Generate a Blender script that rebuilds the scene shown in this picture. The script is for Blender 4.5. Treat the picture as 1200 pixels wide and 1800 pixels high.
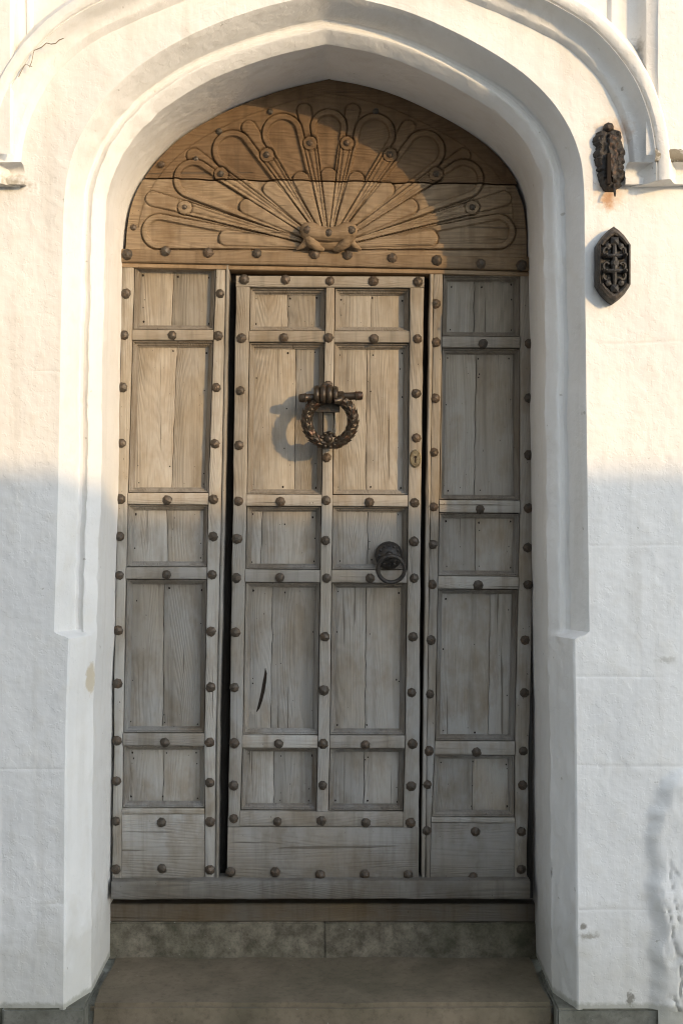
import bpy, math, random
import numpy as np
from mathutils import Vector, Matrix

random.seed(7); np.random.seed(7)
scene = bpy.context.scene
for o in list(bpy.data.objects): bpy.data.objects.remove(o)
COL = scene.collection
PI = math.pi

# ------------------------------------------------------------------ camera
CAM_D, CAM_Z, FPX = 4.0, 1.481, 2120.0            # metres from the door face, eye height over the step
cd = bpy.data.cameras.new('camera'); cam = bpy.data.objects.new('camera', cd); COL.objects.link(cam)
cam.location = (0, -CAM_D, CAM_Z); cam.rotation_euler = (PI/2, 0, 0)
cd.sensor_fit = 'VERTICAL'; cd.sensor_height = 24; cd.sensor_width = 16
cd.lens = 24*FPX/1800.0; cd.clip_start = 0.05; cd.clip_end = 500
scene.camera = cam
scene.render.resolution_x, scene.render.resolution_y = 682, 1024

# ------------------------------------------------------------------ light
SUN_AZ = math.radians(42.3)                        # from the wall's normal towards +X
SUN_SLOPE = 0.29                                   # drop per metre of depth
sun_el = math.atan(SUN_SLOPE*math.cos(SUN_AZ))
to_sun = Vector((math.sin(SUN_AZ)*math.cos(sun_el), -math.cos(SUN_AZ)*math.cos(sun_el), math.sin(sun_el)))
world = bpy.data.worlds.new('World'); scene.world = world; world.use_nodes = True
wn = world.node_tree.nodes; wl = world.node_tree.links
sky = wn.new('ShaderNodeTexSky'); sky.sky_type = 'NISHITA'; sky.sun_disc = False
sky.sun_elevation = sun_el; sky.sun_rotation = math.atan2(to_sun.x, to_sun.y)
sky.air_density = 1.0; sky.dust_density = 0.4; sky.ozone_density = 1.6
hsv = wn.new('ShaderNodeHueSaturation'); hsv.inputs['Saturation'].default_value = 0.48
wl.new(sky.outputs[0], hsv.inputs['Color']); wl.new(hsv.outputs[0], wn['Background'].inputs[0])
wn['Background'].inputs[1].default_value = 0.15
sd = bpy.data.lights.new('sun', 'SUN'); sun = bpy.data.objects.new('sun', sd); COL.objects.link(sun)
sd.energy = 0.75; sd.angle = math.radians(0.5); sd.color = (1.0, 0.66, 0.30)
sun.rotation_euler = (-to_sun).to_track_quat('-Z', 'Y').to_euler(); sun.location = (6, -8, 8)
vs = scene.view_settings
vs.view_transform = 'Standard'; vs.look = 'None'; vs.exposure = 2.08; vs.gamma = 1; vs.use_curve_mapping = False
scene.render.engine = 'CYCLES'
scene.cycles.pixel_filter_type = 'BLACKMAN_HARRIS'; scene.cycles.filter_width = 1.1
scene.cycles.max_bounces = 7; scene.cycles.diffuse_bounces = 5; scene.cycles.glossy_bounces = 2; scene.cycles.transmission_bounces = 1

# ------------------------------------------------------------------ measuring helpers
def S(d): return FPX/(CAM_D-d)
def P2(px, py, d=0.0):
    s = S(d); return ((px-600.0)/s, CAM_Z+(900.0-py)/s)
def P(px, py, d=0.0):
    x, z = P2(px, py, d); return Vector((x, -d, z))
def lin(tab):
    ys = [t[0] for t in tab]; xs = [t[1] for t in tab]
    return lambda y: float(np.interp(y, ys, xs))
def vn(x, y, seed=0):
    x = np.asarray(x, float); y = np.asarray(y, float)
    xi = np.floor(x); yi = np.floor(y); fx = x-xi; fy = y-yi
    fx = fx*fx*(3-2*fx); fy = fy*fy*(3-2*fy)
    def h(a, b):
        v = np.sin(a*127.1+b*311.7+seed*74.7)*43758.5453
        return (v-np.floor(v))*2-1
    return (h(xi, yi)*(1-fx)+h(xi+1, yi)*fx)*(1-fy)+(h(xi, yi+1)*(1-fx)+h(xi+1, yi+1)*fx)*fy
def fbm(x, y, seed=0, octv=4):
    s = 0; a = 1; t = 0
    for k in range(octv):
        s = s+a*vn(np.asarray(x)*2**k, np.asarray(y)*2**k, seed+k*3.3); t += a; a *= 0.5
    return s/t
def sst(a, b, x):
    t = np.clip((np.asarray(x, float)-a)/(b-a), 0, 1); return t*t*(3-2*t)

# ------------------------------------------------------------------ object helpers
def link(name, me, mat=None, parent=None, smooth=None):
    o = bpy.data.objects.new(name, me); COL.objects.link(o)
    if mat and not me.materials: me.materials.append(mat)
    if parent:
        o.parent = parent
        o.location = -world_loc(parent)
    if smooth is not None:
        for p in me.polygons: p.use_smooth = True
        me.set_sharp_from_angle(angle=math.radians(smooth))
    return o
def world_loc(o):
    v = Vector(o.location)
    while o.parent: o = o.parent; v = v+Vector(o.location)
    return v
def mesh(verts, faces):
    me = bpy.data.meshes.new('m'); me.from_pydata([tuple(v) for v in verts], [], [tuple(f) for f in faces]); me.update(); return me
def obj(name, verts, faces, mat, parent=None, smooth=None):
    return link(name, mesh(verts, faces), mat, parent, smooth)
def thing(name, label, cat, loc=(0, 0, 0), group=None):
    o = bpy.data.objects.new(name, None); COL.objects.link(o); o.location = loc
    o.empty_display_size = 0.1; o['label'] = label; o['category'] = cat
    if group: o['group'] = group
    return o
def tag(o, label, cat, group=None):
    o['label'] = label; o['category'] = cat
    if group: o['group'] = group
    return o
def place(o, parent, loc):
    """put an object whose mesh is local at a world point, under a parent"""
    o.parent = parent; o.location = Vector(loc)-world_loc(parent)
def gridmesh(V):
    """V: array rows x cols x 3"""
    r, c = V.shape[:2]
    idx = np.arange(r*c).reshape(r, c)
    q = np.stack([idx[:-1, :-1], idx[:-1, 1:], idx[1:, 1:], idx[1:, :-1]], -1).reshape(-1, 4)
    me = bpy.data.meshes.new('m')
    me.vertices.add(r*c); me.vertices.foreach_set('co', V.reshape(-1).astype(np.float32))
    n = len(q); me.loops.add(n*4); me.loops.foreach_set('vertex_index', q.reshape(-1).astype(np.int32))
    me.polygons.add(n); me.polygons.foreach_set('loop_start', np.arange(0, n*4, 4, dtype=np.int32))
    me.polygons.foreach_set('loop_total', np.full(n, 4, dtype=np.int32))
    me.update(calc_edges=True); me.validate(); return me
class MB:
    def __init__(s): s.v = []; s.f = []
    def add(s, v, f):
        b = len(s.v); s.v += [Vector(a) for a in v]; s.f += [tuple(i+b for i in q) for q in f]
    def box(s, c, h, rot=None):
        vs_ = [Vector((x*h[0], y*h[1], z*h[2])) for x in (-1, 1) for y in (-1, 1) for z in (-1, 1)]
        if rot: vs_ = [rot @ v for v in vs_]
        s.add([v+Vector(c) for v in vs_], [(0, 1, 3, 2), (4, 6, 7, 5), (0, 4, 5, 1), (2, 3, 7, 6), (0, 2, 6, 4), (1, 5, 7, 3)])
    def tube(s, pts, rad, n=10, cap=True, closed=False, jit=0.0, flat=None):
        pts = [Vector(p) for p in pts]; m = len(pts)
        if not hasattr(rad, '__len__'): rad = [rad]*m
        up = None; rings = []; b = len(s.v)
        for i in range(m):
            if closed: t = pts[(i+1) % m]-pts[i-1]
            else: t = pts[min(i+1, m-1)]-pts[max(i-1, 0)]
            t.normalize()
            if up is None:
                up = Vector((0, 1, 0)) if abs(t.y) < 0.9 else Vector((1, 0, 0))
            up = (up-t*up.dot(t)).normalized(); w = t.cross(up)
            ring = []
            for k in range(n):
                a = 2*PI*k/n; r = rad[i]*(1+random.uniform(-jit, jit))
                fu = flat if flat else 1.0
                s.v.append(pts[i]+(up*math.cos(a)*fu+w*math.sin(a))*r); ring.append(len(s.v)-1)
            rings.append(ring)
        rr = rings+[rings[0]] if closed else rings
        for A, B in zip(rr[:-1], rr[1:]):
            for k in range(n): s.f.append((A[k], A[(k+1) % n], B[(k+1) % n], B[k]))
        if cap and not closed:
            s.f.append(tuple(reversed(rings[0]))); s.f.append(tuple(rings[-1]))
    def lathe(s, c, axis, prof, n=16, jit=0.0):
        """prof: (distance along axis, radius)"""
        axis = Vector(axis).normalized()
        u = axis.orthogonal().normalized(); w = axis.cross(u); rings = []
        for h, r in prof:
            ring = []
            for k in range(n):
                a = 2*PI*k/n; q = max(r, 1e-5)*(1+random.uniform(-jit, jit))
                s.v.append(Vector(c)+axis*h+(u*math.cos(a)+w*math.sin(a))*q); ring.append(len(s.v)-1)
            rings.append(ring)
        for A, B in zip(rings[:-1], rings[1:]):
            for k in range(n): s.f.append((A[k], A[(k+1) % n], B[(k+1) % n], B[k]))
        s.f.append(tuple(reversed(rings[0]))); s.f.append(tuple(rings[-1]))
    def build(s, name, mat, parent=None, smooth=40):
        return obj(name, s.v, s.f, mat, parent, smooth)

def board(name, A, B, yf, yb, bev, mat, parent, jit=0.0006, cup=0.0):
    """a piece of timber between two long edges A and B (lists of x,z), front at yf, back at yb"""
    n = len(A); V = []; F = []
    for i in range(n):
        a = Vector((A[i][0], A[i][1])); b = Vector((B[i][0], B[i][1])); w = (b-a); L = w.length; w = w/L
        e = min(bev, L*0.3)
        prof = [(0, yb), (0, yf+bev), (e*0.35, yf+bev*0.3), (e, yf), (L*0.5, yf-cup), (L-e, yf), (L-e*0.35, yf+bev*0.3), (L, yf+bev), (L, yb)]
        for (t, y) in prof:
            q = a+w*(t+random.uniform(-jit, jit))
            V.append(Vector((q.x, y+random.uniform(-jit, jit)*0.6, q.y)))
    m = 9
    for i in range(n-1):
        for k in range(m-1):
            F.append((i*m+k, i*m+k+1, (i+1)*m+k+1, (i+1)*m+k))
        F.append((i*m+m-1, i*m, (i+1)*m, (i+1)*m+m-1))
    F.append(tuple(range(m-1, -1, -1))); F.append(tuple((n-1)*m+k for k in range(m)))
    me = mesh(V, F)
    import bmesh
    bm = bmesh.new(); bm.from_mesh(me); bmesh.ops.recalc_face_normals(bm, faces=bm.faces); bm.to_mesh(me); bm.free()
    return link(name, me, mat, parent, 50)
def vboard(name, xl, xr, y0, y1, yf, yb, bev, mat, parent, d=0.0, sl=0.0, x0=0, step=22, wobL=0, wobR=0, jit=0.0006, cup=0.0):
    """upright piece: xl, xr functions of py; between py y0 and y1; sl = slope of the ends"""
    n = max(3, int(abs(y1-y0)/step)+1); A = []; B = []; sd_ = random.uniform(0, 99)
    for i in range(n):
        y = y0+(y1-y0)*i/(n-1)
        a = xl(y)+wobL*float(vn(y/37.0, sd_)); b = xr(y)+wobR*float(vn(y/37.0, sd_+5))
        A.append(P2(a, y+sl*(a-x0), d)); B.append(P2(b, y+sl*(b-x0), d))
    return board(name, A, B, yf, yb, bev, mat, parent, jit, cup)
def hboard(name, x0f, x1f, y0, y1, yf, yb, bev, mat, parent, d=0.0, sl=0.0, xs=0, step=22, jit=0.0006, cup=0.0):
    """lying piece: y0 top, y1 bottom, ends at x0f(y), x1f(y)"""
    ym = (y0+y1)/2; xa, xb = x0f(ym), x1f(ym)
    n = max(3, int(abs(xb-xa)/step)+1); A = []; B = []
    for i in range(n):
        t = i/(n-1); xt = x0f(y0)+(x1f(y0)-x0f(y0))*t; xq = x0f(y1)+(x1f(y1)-x0f(y1))*t
        A.append(P2(xt, y0+sl*(xt-xs), d)); B.append(P2(xq, y1+sl*(xq-xs), d))
    return board(name, A, B, yf, yb, bev, mat, parent, jit, cup)

# ------------------------------------------------------------------ materials
def newmat(name):
    m = bpy.data.materials.new(name); m.use_nodes = True
    nt = m.node_tree; b = nt.nodes['Principled BSDF']
    return m, nt, nt.nodes, nt.links, b
class NB:
    """tiny node builder"""
    def __init__(s, nt): s.nt = nt; s.n = nt.nodes; s.l = nt.links
    def val(s, sock, v):
        if hasattr(v, 'is_output') or isinstance(v, bpy.types.NodeSocket): s.l.new(v, sock)
        else: sock.default_value = v
    def math(s, op, a, b=0.0, c=None, clamp=False):
        n = s.n.new('ShaderNodeMath'); n.operation = op; n.use_clamp = clamp
        s.val(n.inputs[0], a); s.val(n.inputs[1], b)
        if c is not None: s.val(n.inputs[2], c)
        return n.outputs[0]
    def noise(s, vec, scale=1.0, detail=3.0, rough=0.55, dist=0.0):
        n = s.n.new('ShaderNodeTexNoise'); s.l.new(vec, n.inputs['Vector'])
        n.inputs['Scale'].default_value = scale; n.inputs['Detail'].default_value = detail
        n.inputs['Roughness'].default_value = rough; n.inputs['Distortion'].default_value = dist
        return n.outputs['Fac']
    def scale(s, vec, sc, off=None):
        n = s.n.new('ShaderNodeVectorMath'); n.operation = 'MULTIPLY'
        s.l.new(vec, n.inputs[0]); n.inputs[1].default_value = sc; r = n.outputs[0]
        if off is not None:
            a = s.n.new('ShaderNodeVectorMath'); a.operation = 'ADD'; s.l.new(r, a.inputs[0]); s.val(a.inputs[1], off); r = a.outputs[0]
        return r
    def ramp(s, fac, stops):
        n = s.n.new('ShaderNodeValToRGB'); s.l.new(fac, n.inputs[0]); e = n.color_ramp.elements
        while len(e) < len(stops): e.new(0.5)
        for i, (p, c) in enumerate(stops):
            e[i].position = p; e[i].color = (c, c, c, 1) if not hasattr(c, '__len__') else (*c, 1)
        return n.outputs[0]
    def mix(s, fac, a, b, mode='MIX'):
        n = s.n.new('ShaderNodeMix'); n.data_type = 'RGBA'; n.blend_type = mode
        s.val(n.inputs[0], fac); s.val(n.inputs[6], (*a, 1) if isinstance(a, tuple) and len(a) == 3 else a)
        s.val(n.inputs[7], (*b, 1) if isinstance(b, tuple) and len(b) == 3 else b)
        return n.outputs[2]
    def sep(s, vec):
        n = s.n.new('ShaderNodeSeparateXYZ'); s.l.new(vec, n.inputs[0]); return n.outputs
    def bump(s, h, strength=0.5, dist=0.002, prev=None):
        n = s.n.new('ShaderNodeBump'); s.l.new(h, n.inputs['Height']); n.inputs['Strength'].default_value = strength
        n.inputs['Distance'].default_value = dist
        if prev is not None: s.l.new(prev, n.inputs['Normal'])
        return n.outputs[0]
    def pos(s): return s.n.new('ShaderNodeNewGeometry').outputs['Position']
    def rnd(s): return s.n.new('ShaderNodeObjectInfo').outputs['Random']
    def spot(s, pos, c, rx, rz, noise=None, amt=0.4, soft=0.25, y=0.0):
        """stain with an uneven edge round the point c (x, z)"""
        xyz = s.sep(pos)
        dx = s.math('DIVIDE', s.math('SUBTRACT', xyz[0], c[0]), rx); dz = s.math('DIVIDE', s.math('SUBTRACT', xyz[2], c[1]), rz)
        dy = s.math('DIVIDE', s.math('SUBTRACT', xyz[1], y), 0.03)
        r = s.math('SQRT', s.math('ADD', s.math('MULTIPLY', dy, dy), s.math('ADD', s.math('MULTIPLY', dx, dx), s.math('MULTIPLY', dz, dz))))
        if noise is not None: r = s.math('ADD', r, s.math('MULTIPLY', s.math('SUBTRACT', noise, 0.5), amt*4))
        return s.math('SUBTRACT', 1.0, s.math('DIVIDE', s.math('SUBTRACT', r, 1.0-soft), 2*soft), clamp=True)

def make_wood(name, grain, light, dark, dirt=(0.07, 0.055, 0.04), fibre=1.0, bleach=0.8):
    m, nt, n, l, b = newmat(name); k = NB(nt)
    pos = k.pos(); rnd = k.rnd()
    comb = n.new('ShaderNodeCombineXYZ')
    k.val(comb.inputs[0], k.math('MULTIPLY', rnd, 37.0)); k.val(comb.inputs[1], k.math('MULTIPLY', rnd, 11.0)); k.val(comb.inputs[2], k.math('MULTIPLY', rnd, 53.0))
    off = comb.outputs[0]
    def st(a, c): return k.scale(pos, (a, a*0.5, c) if grain == 'Z' else (c, a*0.5, a), off)
    fib = k.noise(st(330.0, 9.0), 1.0, 3.0, 0.65)
    fib2 = k.noise(st(120.0, 2.6), 1.0, 2.0, 0.6)
    rings = k.noise(st(8.0, 0.9), 1.0, 1.0, 0.45, 0.25)
    ringl = k.math('SINE', k.math('MULTIPLY_ADD', rings, 210.0, k.math('MULTIPLY', fib2, 5.0)))
    ringf = k.ramp(k.math('MULTIPLY_ADD', ringl, 0.5, 0.5), [(0.0, 0.0), (0.55, 0.75), (1.0, 1.0)])
    big = k.noise(k.scale(pos, (4.0, 4.0, 3.0), off), 1.0, 4.0, 0.6)
    col = k.mix(ringf, tuple(dark), tuple(light))
    col = k.mix(k.ramp(fib, [(0.32, 0.0), (0.62, 1.0)]), k.mix(0.42*fibre, col, tuple(c*0.38 for c in dark)), col)
    col = k.mix(k.math('MULTIPLY', k.math('FRACT', k.math('MULTIPLY', rnd, 7.13)), 0.55), col, tuple(c*f for c, f in zip(light, (0.86, 0.76, 0.63))))
    # greyer bleached patches
    rain = k.math('DIVIDE', k.math('SUBTRACT', 2.35, k.sep(pos)[2]), 1.5, clamp=True)   # the arch keeps the rain off the upper boards
    bl = k.math('MULTIPLY', k.ramp(big, [(0.28, 0.25*bleach), (0.60, bleach*1.1)]), k.math('MULTIPLY_ADD', rain, 0.75, 0.35), clamp=True)
    grey = k.mix(bl, col, tuple((light[0]+light[1]+light[2])/3*f for f in (1.19, 1.17, 1.10)))
    # brown stains with their own shapes
    st2 = k.noise(k.scale(pos, (9.0, 9.0, 5.0), off), 1.0, 4.0, 0.68)
    col = k.mix(k.ramp(st2, [(0.47, 0.0), (0.70, 0.6)]), grey, tuple(c*f for c, f in zip(dark, (0.66, 0.58, 0.48))))
    # open checks along the grain
    chk = k.noise(st(75.0, 1.7), 1.0, 2.0, 0.5)
    chf = k.ramp(chk, [(0.0, 1.0), (0.262, 1.0), (0.29, 0.0)])
    col = k.mix(k.math('MULTIPLY', chf, 0.65), col, tuple(dirt))
    # worm holes and specks
    sp = k.noise(k.scale(pos, (140, 140, 90), off), 1.0, 1.0, 0.5)
    col = k.mix(k.ramp(sp, [(0.0, 0.8), (0.20, 0.8), (0.235, 0.0)]), col, tuple(dirt))
    # rain streaks and the dirty splash zone at the foot
    drip = k.noise(k.scale(pos, (34.0, 20.0, 1.6), off), 1.0, 3.0, 0.6)
    col = k.mix(k.ramp(drip, [(0.52, 0.0), (0.72, 0.42)]), col, tuple(c*0.42 for c in dark))
    foot = k.math('SUBTRACT', 1.0, k.math('DIVIDE', k.math('SUBTRACT', k.sep(pos)[2], k.math('MULTIPLY', st2, 0.5)), 0.32), clamp=True)
    col = k.mix(k.math('MULTIPLY', foot, 0.5), col, tuple(c*0.45 for c in dark))
    pv = k.math('MULTIPLY_ADD', rnd, 0.36, 0.80)
    mul = n.new('ShaderNodeVectorMath'); mul.operation = 'SCALE'; l.new(col, mul.inputs[0]); l.new(pv, mul.inputs['Scale'])
    l.new(mul.outputs[0], b.inputs['Base Color'])
    b.inputs['Roughness'].default_value = 0.75; b.inputs['Specular IOR Level'].default_value = 0.25
    h = k.math('ADD', k.math('MULTIPLY', fib, 0.6), k.math('MULTIPLY', fib2, 0.7))
    h = k.math('ADD', h, k.math('MULTIPLY', ringf, 0.35)); h = k.math('SUBTRACT', h, k.math('MULTIPLY', chf, 1.4))
    l.new(k.bump(h, 0.8, 0.0022), b.inputs['Normal'])
    return m
OAK_L, OAK_D = (0.330, 0.287, 0.222), (0.276, 0.236, 0.178)
M = {}
M['oak_v'] = make_wood('weathered_oak_upright', 'Z', OAK_L, OAK_D)
M['oak_mould_shade'] = make_wood('shade_toned_moulding_oak', 'Z', (0.245, 0.207, 0.155), (0.185, 0.153, 0.112))  # oak colour darkened to put shadow tone into the mouldings round the panels
M['oak_h'] = make_wood('weathered_oak_lying', 'X', OAK_L, OAK_D)
M['oak_fan'] = make_wood('brown_carved_oak', 'X', (0.285, 0.205, 0.122), (0.215, 0.150, 0.087), fibre=0.8, bleach=0.35)
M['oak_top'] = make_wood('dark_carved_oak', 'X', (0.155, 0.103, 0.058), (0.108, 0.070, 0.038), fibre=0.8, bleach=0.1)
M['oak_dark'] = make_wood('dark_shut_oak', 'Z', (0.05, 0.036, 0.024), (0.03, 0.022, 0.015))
M['oak_sill'] = make_wood('grey_sill_oak', 'X', (0.25, 0.215, 0.16), (0.16, 0.135, 0.10))
M['riser_wood'] = make_wood('stained_riser_board', 'X', (0.23, 0.165, 0.082), (0.175, 0.124, 0.064))

def make_iron(name, col, rust, rough=0.5, metal=0.35, rustamt=0.5, bump=0.5):
    m, nt, n, l, b = newmat(name); k = NB(nt); pos = k.pos(); rnd = k.rnd()
    v = k.scale(pos, (1, 1, 1), None)
    n1 = k.noise(v, 70.0, 4.0, 0.6); n2 = k.noise(v, 260.0, 3.0, 0.6)
    f = k.ramp(k.math('MULTIPLY_ADD', rnd, 0.16, k.math('SUBTRACT', n1, 0.08)), [(0.60-rustamt*0.35, 0.0), (0.80-rustamt*0.3, 1.0)])
    c = k.mix(f, tuple(col), tuple(rust)); c = k.mix(k.ramp(n2, [(0.35, 0.45), (0.6, 0.0)]), c, tuple(x*0.4 for x in col))
    l.new(c, b.inputs['Base Color']); b.inputs['Metallic'].default_value = metal
    b.inputs['Roughness'].default_value = rough
    l.new(k.bump(k.math('ADD', n1, k.math('MULTIPLY', n2, 0.5)), bump, 0.003), b.inputs['Normal'])
    return m
M['stud'] = make_iron('rusty_stud_iron', (0.070, 0.058, 0.044), (0.115, 0.078, 0.05), 0.5, 0.3, 0.45)
M['bronze'] = make_iron('dark_bronze', (0.042, 0.033, 0.023), (0.12, 0.05, 0.026), 0.36, 0.4, 0.2)
M['black_iron'] = make_iron('black_painted_iron', (0.022, 0.020, 0.018), (0.06, 0.045, 0.032), 0.48, 0.15, 0.3, 1.0)
M['rusted_iron'] = make_iron('corroded_iron', (0.028, 0.023, 0.019), (0.11, 0.055, 0.026), 0.6, 0.15, 0.22, 1.0)
M['brass'] = make_iron('tarnished_brass', (0.20, 0.17, 0.11), (0.12, 0.09, 0.05), 0.45, 0.6, 0.4)
def flat(name, col, rough=0.9):
    m, nt, n, l, b = newmat(name); k = NB(nt)
    nn = k.noise(k.pos(), 30.0, 3.0); l.new(k.mix(nn, tuple(c*0.7 for c in col), tuple(c*1.3 for c in col)), b.inputs['Base Color'])
    b.inputs['Roughness'].default_value = rough; b.inputs['Specular IOR Level'].default_value = 0.2; return m
M['hole'] = flat('nail_hole', (0.022, 0.016, 0.012)); M['crack'] = flat('crack_dirt', (0.22, 0.17, 0.11))

def make_paint(name, dirtiness=0.0):
    m, nt, n, l, b = newmat(name); k = NB(nt); pos = k.pos()
    base = (0.735, 0.725, 0.695)
    n1 = k.noise(pos, 2.2, 3.0, 0.6); n2 = k.noise(pos, 14.0, 2.0, 0.6)
    n3 = k.noise(k.scale(pos, (75, 75, 7)), 1.0, 3.0, 0.6); n4 = k.noise(pos, 55.0, 2.0, 0.65)
    col = k.mix(k.ramp(n1, [(0.35, 0.0), (0.7, 1.0)]), base, (0.645, 0.64, 0.62))
    col = k.mix(k.ramp(n2, [(0.55, 0.0), (0.75, 0.30)]), col, (0.62, 0.585, 0.51))
    dr = k.noise(k.scale(pos, (16, 16, 1.1)), 1.0, 3.0, 0.6)
    col = k.mix(k.ramp(dr, [(0.53, 0.0), (0.72, 0.45)]), col, (0.57, 0.55, 0.505))
    # small dirty scuffs and pocks
    sp = k.noise(pos, 38.0, 2.0, 0.5)
    col = k.mix(k.ramp(sp, [(0.0, 0.55), (0.225, 0.55), (0.255, 0.0)]), col, (0.33, 0.30, 0.25))
    if dirtiness:
        nd = k.noise(pos, 45.0, 5.0, 0.7)
        col = k.mix(k.ramp(nd, [(0.62-dirtiness*0.4, 0.0), (0.72-dirtiness*0.3, 0.9)]), col, (0.13, 0.105, 0.06))
    edge = k.noise(pos, 60.0, 2.0, 0.6)
    def stain(px, py, rx, ry, d, c, amt=0.9, soft=0.25, na=0.4):
        nonlocal col
        f = k.spot(pos, P2(px, py, d), rx/S(d), ry/S(d), edge, na, soft, -d)
        col = k.mix(k.math('MULTIPLY', f, amt), col, c)
    if not dirtiness:
        stain(160, 1193, 7, 27, 0.31, (0.50, 0.43, 0.31), 0.85, 0.2, 0.3)      # bare stone patch on the left arris
        stain(1070, 338, 22, 26, 0.42, (0.60, 0.40, 0.22), 0.6, 0.6)            # rust run under the bracket
        stain(1078, 232, 26, 20, 0.42, (0.48, 0.30, 0.16), 0.6, 0.6)
        stain(1068, 352, 9, 16, 0.42, (0.40, 0.19, 0.07), 0.75, 0.5)
        stain(968, 1536, 4, 9, 0.31, (0.12, 0.11, 0.09), 0.8, 0.4, 0.6)
        stain(1024, 1629, 5, 4, 0.42, (0.15, 0.13, 0.10), 0.8, 0.4, 0.6)
        stain(1034, 1645, 13, 5, 0.42, (0.20, 0.18, 0.14), 0.7, 0.5, 0.9)
        stain(1107, 1757, 6, 12, 0.42, (0.07, 0.06, 0.045), 0.9, 0.3, 0.8)
        stain(1173, 1160, 14, 5, 0.42, (0.45, 0.43, 0.38), 0.6, 0.6, 0.7)
        stain(20, 322, 30, 9, 0.435, (0.30, 0.26, 0.18), 0.7, 0.6, 0.8)
        stain(1128, 92, 15, 22, 0.42, (0.13, 0.115, 0.09), 0.85, 0.7, 0.5)     # sooty pocket at the spandrel's foot
        stain(30, 118, 18, 26, 0.42, (0.42, 0.28, 0.17), 0.7, 0.8, 0.6)
        stain(3, 272, 5, 10, 0.435, (0.05, 0.04, 0.03), 0.8, 0.4, 0.6)
    # dirty splash line just above the stones
    xyz = k.sep(pos)
    low = k.math('SUBTRACT', 1.0, k.math('DIVIDE', k.math('SUBTRACT', xyz[2], k.math('MULTIPLY', n2, 0.30)), 0.16), clamp=True)
    col = k.mix(k.math('MULTIPLY', low, 0.38), col, (0.43, 0.41, 0.345))
    sl = k.math('SUBTRACT', 1.0, k.math('DIVIDE', k.math('ADD', k.math('SUBTRACT', xyz[2], 0.006), k.math('MULTIPLY', edge, -0.022)), 0.010), clamp=True)
    col = k.mix(k.math('MULTIPLY', sl, 0.6), col, (0.26, 0.25, 0.19))
    l.new(col, b.inputs['Base Color']); b.inputs['Roughness'].default_value = 0.72; b.inputs['Specular IOR Level'].default_value = 0.3
    h = k.math('ADD', k.math('MULTIPLY', n3, 0.4), k.math('MULTIPLY', n4, 0.65)); h = k.math('ADD', h, k.math('MULTIPLY', k.ramp(sp, [(0.2, 0.0), (0.26, 1.0)]), 0.5))
    flk = k.noise(pos, 11.0, 4.0, 0.62); fl2 = k.ramp(flk, [(0.545, 0.0), (0.56, 1.0)]); fl3 = k.ramp(flk, [(0.40, 0.0), (0.412, 1.0)])
    nr = k.bump(k.math('ADD', k.math('MULTIPLY', n2, 3.0), k.math('MULTIPLY', k.math('ADD', fl2, fl3), 0.22)), 0.32, 0.005); l.new(k.bump(h, 0.6, 0.0026, nr), b.inputs['Normal'])
    return m
M['paint'] = make_paint('white_wall_paint'); M['paint_dirty'] = make_paint('mossy_white_paint', 0.75)
def make_stone(name, a, b_, moss=(0.06, 0.062, 0.035), mossamt=0.5, sc=1.0, rough=0.8):
    m, nt, n, l, b = newmat(name); k = NB(nt); pos = k.pos()
    n1 = k.noise(pos, 7.0*sc, 6.0, 0.65); n2 = k.noise(pos, 45.0*sc, 5.0, 0.7); n3 = k.noise(pos, 2.4, 4.0, 0.6)
    c = k.mix(k.ramp(n1, [(0.35, 0.0), (0.66, 1.0)]), a, b_)
    c = k.mix(k.ramp(n3, [(0.42, 0.0), (0.62, mossamt)]), c, moss)
    c = k.mix(k.ramp(n2, [(0.3, 0.5), (0.5, 0.0)]), c, tuple(x*0.5 for x in a))
    sp = k.noise(pos, 90.0, 1.0, 0.5); c = k.mix(k.ramp(sp, [(0.78, 0.0), (0.81, 0.7)]), c, (0.35, 0.33, 0.28))
    l.new(c, b.inputs['Base Color']); b.inputs['Roughness'].default_value = rough; b.inputs['Specular IOR Level'].default_value = 0.3
    l.new(k.bump(k.math('ADD', n1, k.math('MULTIPLY', n2, 0.5)), 0.5, 0.004), b.inputs['Normal']); return m
M['step'] = make_stone('worn_step_stone', (0.145, 0.116, 0.077), (0.215, 0.172, 0.118), mossamt=0.35)
M['riser'] = make_stone('mottled_riser_stone', (0.075, 0.066, 0.046), (0.225, 0.198, 0.150), mossamt=0.55, sc=3.0)
M['plinth'] = make_stone('grey_plinth_stone', (0.13, 0.125, 0.10), (0.24, 0.235, 0.20), mossamt=0.5, sc=1.5)
M['pavement'] = make_stone('pavement_stone', (0.19, 0.185, 0.175), (0.24, 0.235, 0.225), mossamt=0.1)
M['asphalt'] = make_stone('pale_setts', (0.20, 0.20, 0.195), (0.26, 0.26, 0.255), mossamt=0.0, sc=4)
M['brick'] = make_stone('pale_brick', (0.40, 0.39, 0.37), (0.46, 0.45, 0.43), mossamt=0.0)
M['dark_brick'] = make_stone('dark_brick', (0.085, 0.07, 0.058), (0.12, 0.095, 0.078), mossamt=0.0)
M['slate'] = make_stone('slate', (0.10, 0.10, 0.11), (0.14, 0.14, 0.15), mossamt=0.1)
g, nt_, n_, l_, b_ = newmat('window_glass'); b_.inputs['Base Color'].default_value = (0.03, 0.035, 0.04, 1); b_.inputs['Roughness'].default_value = 0.08; M['glass'] = g

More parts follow.
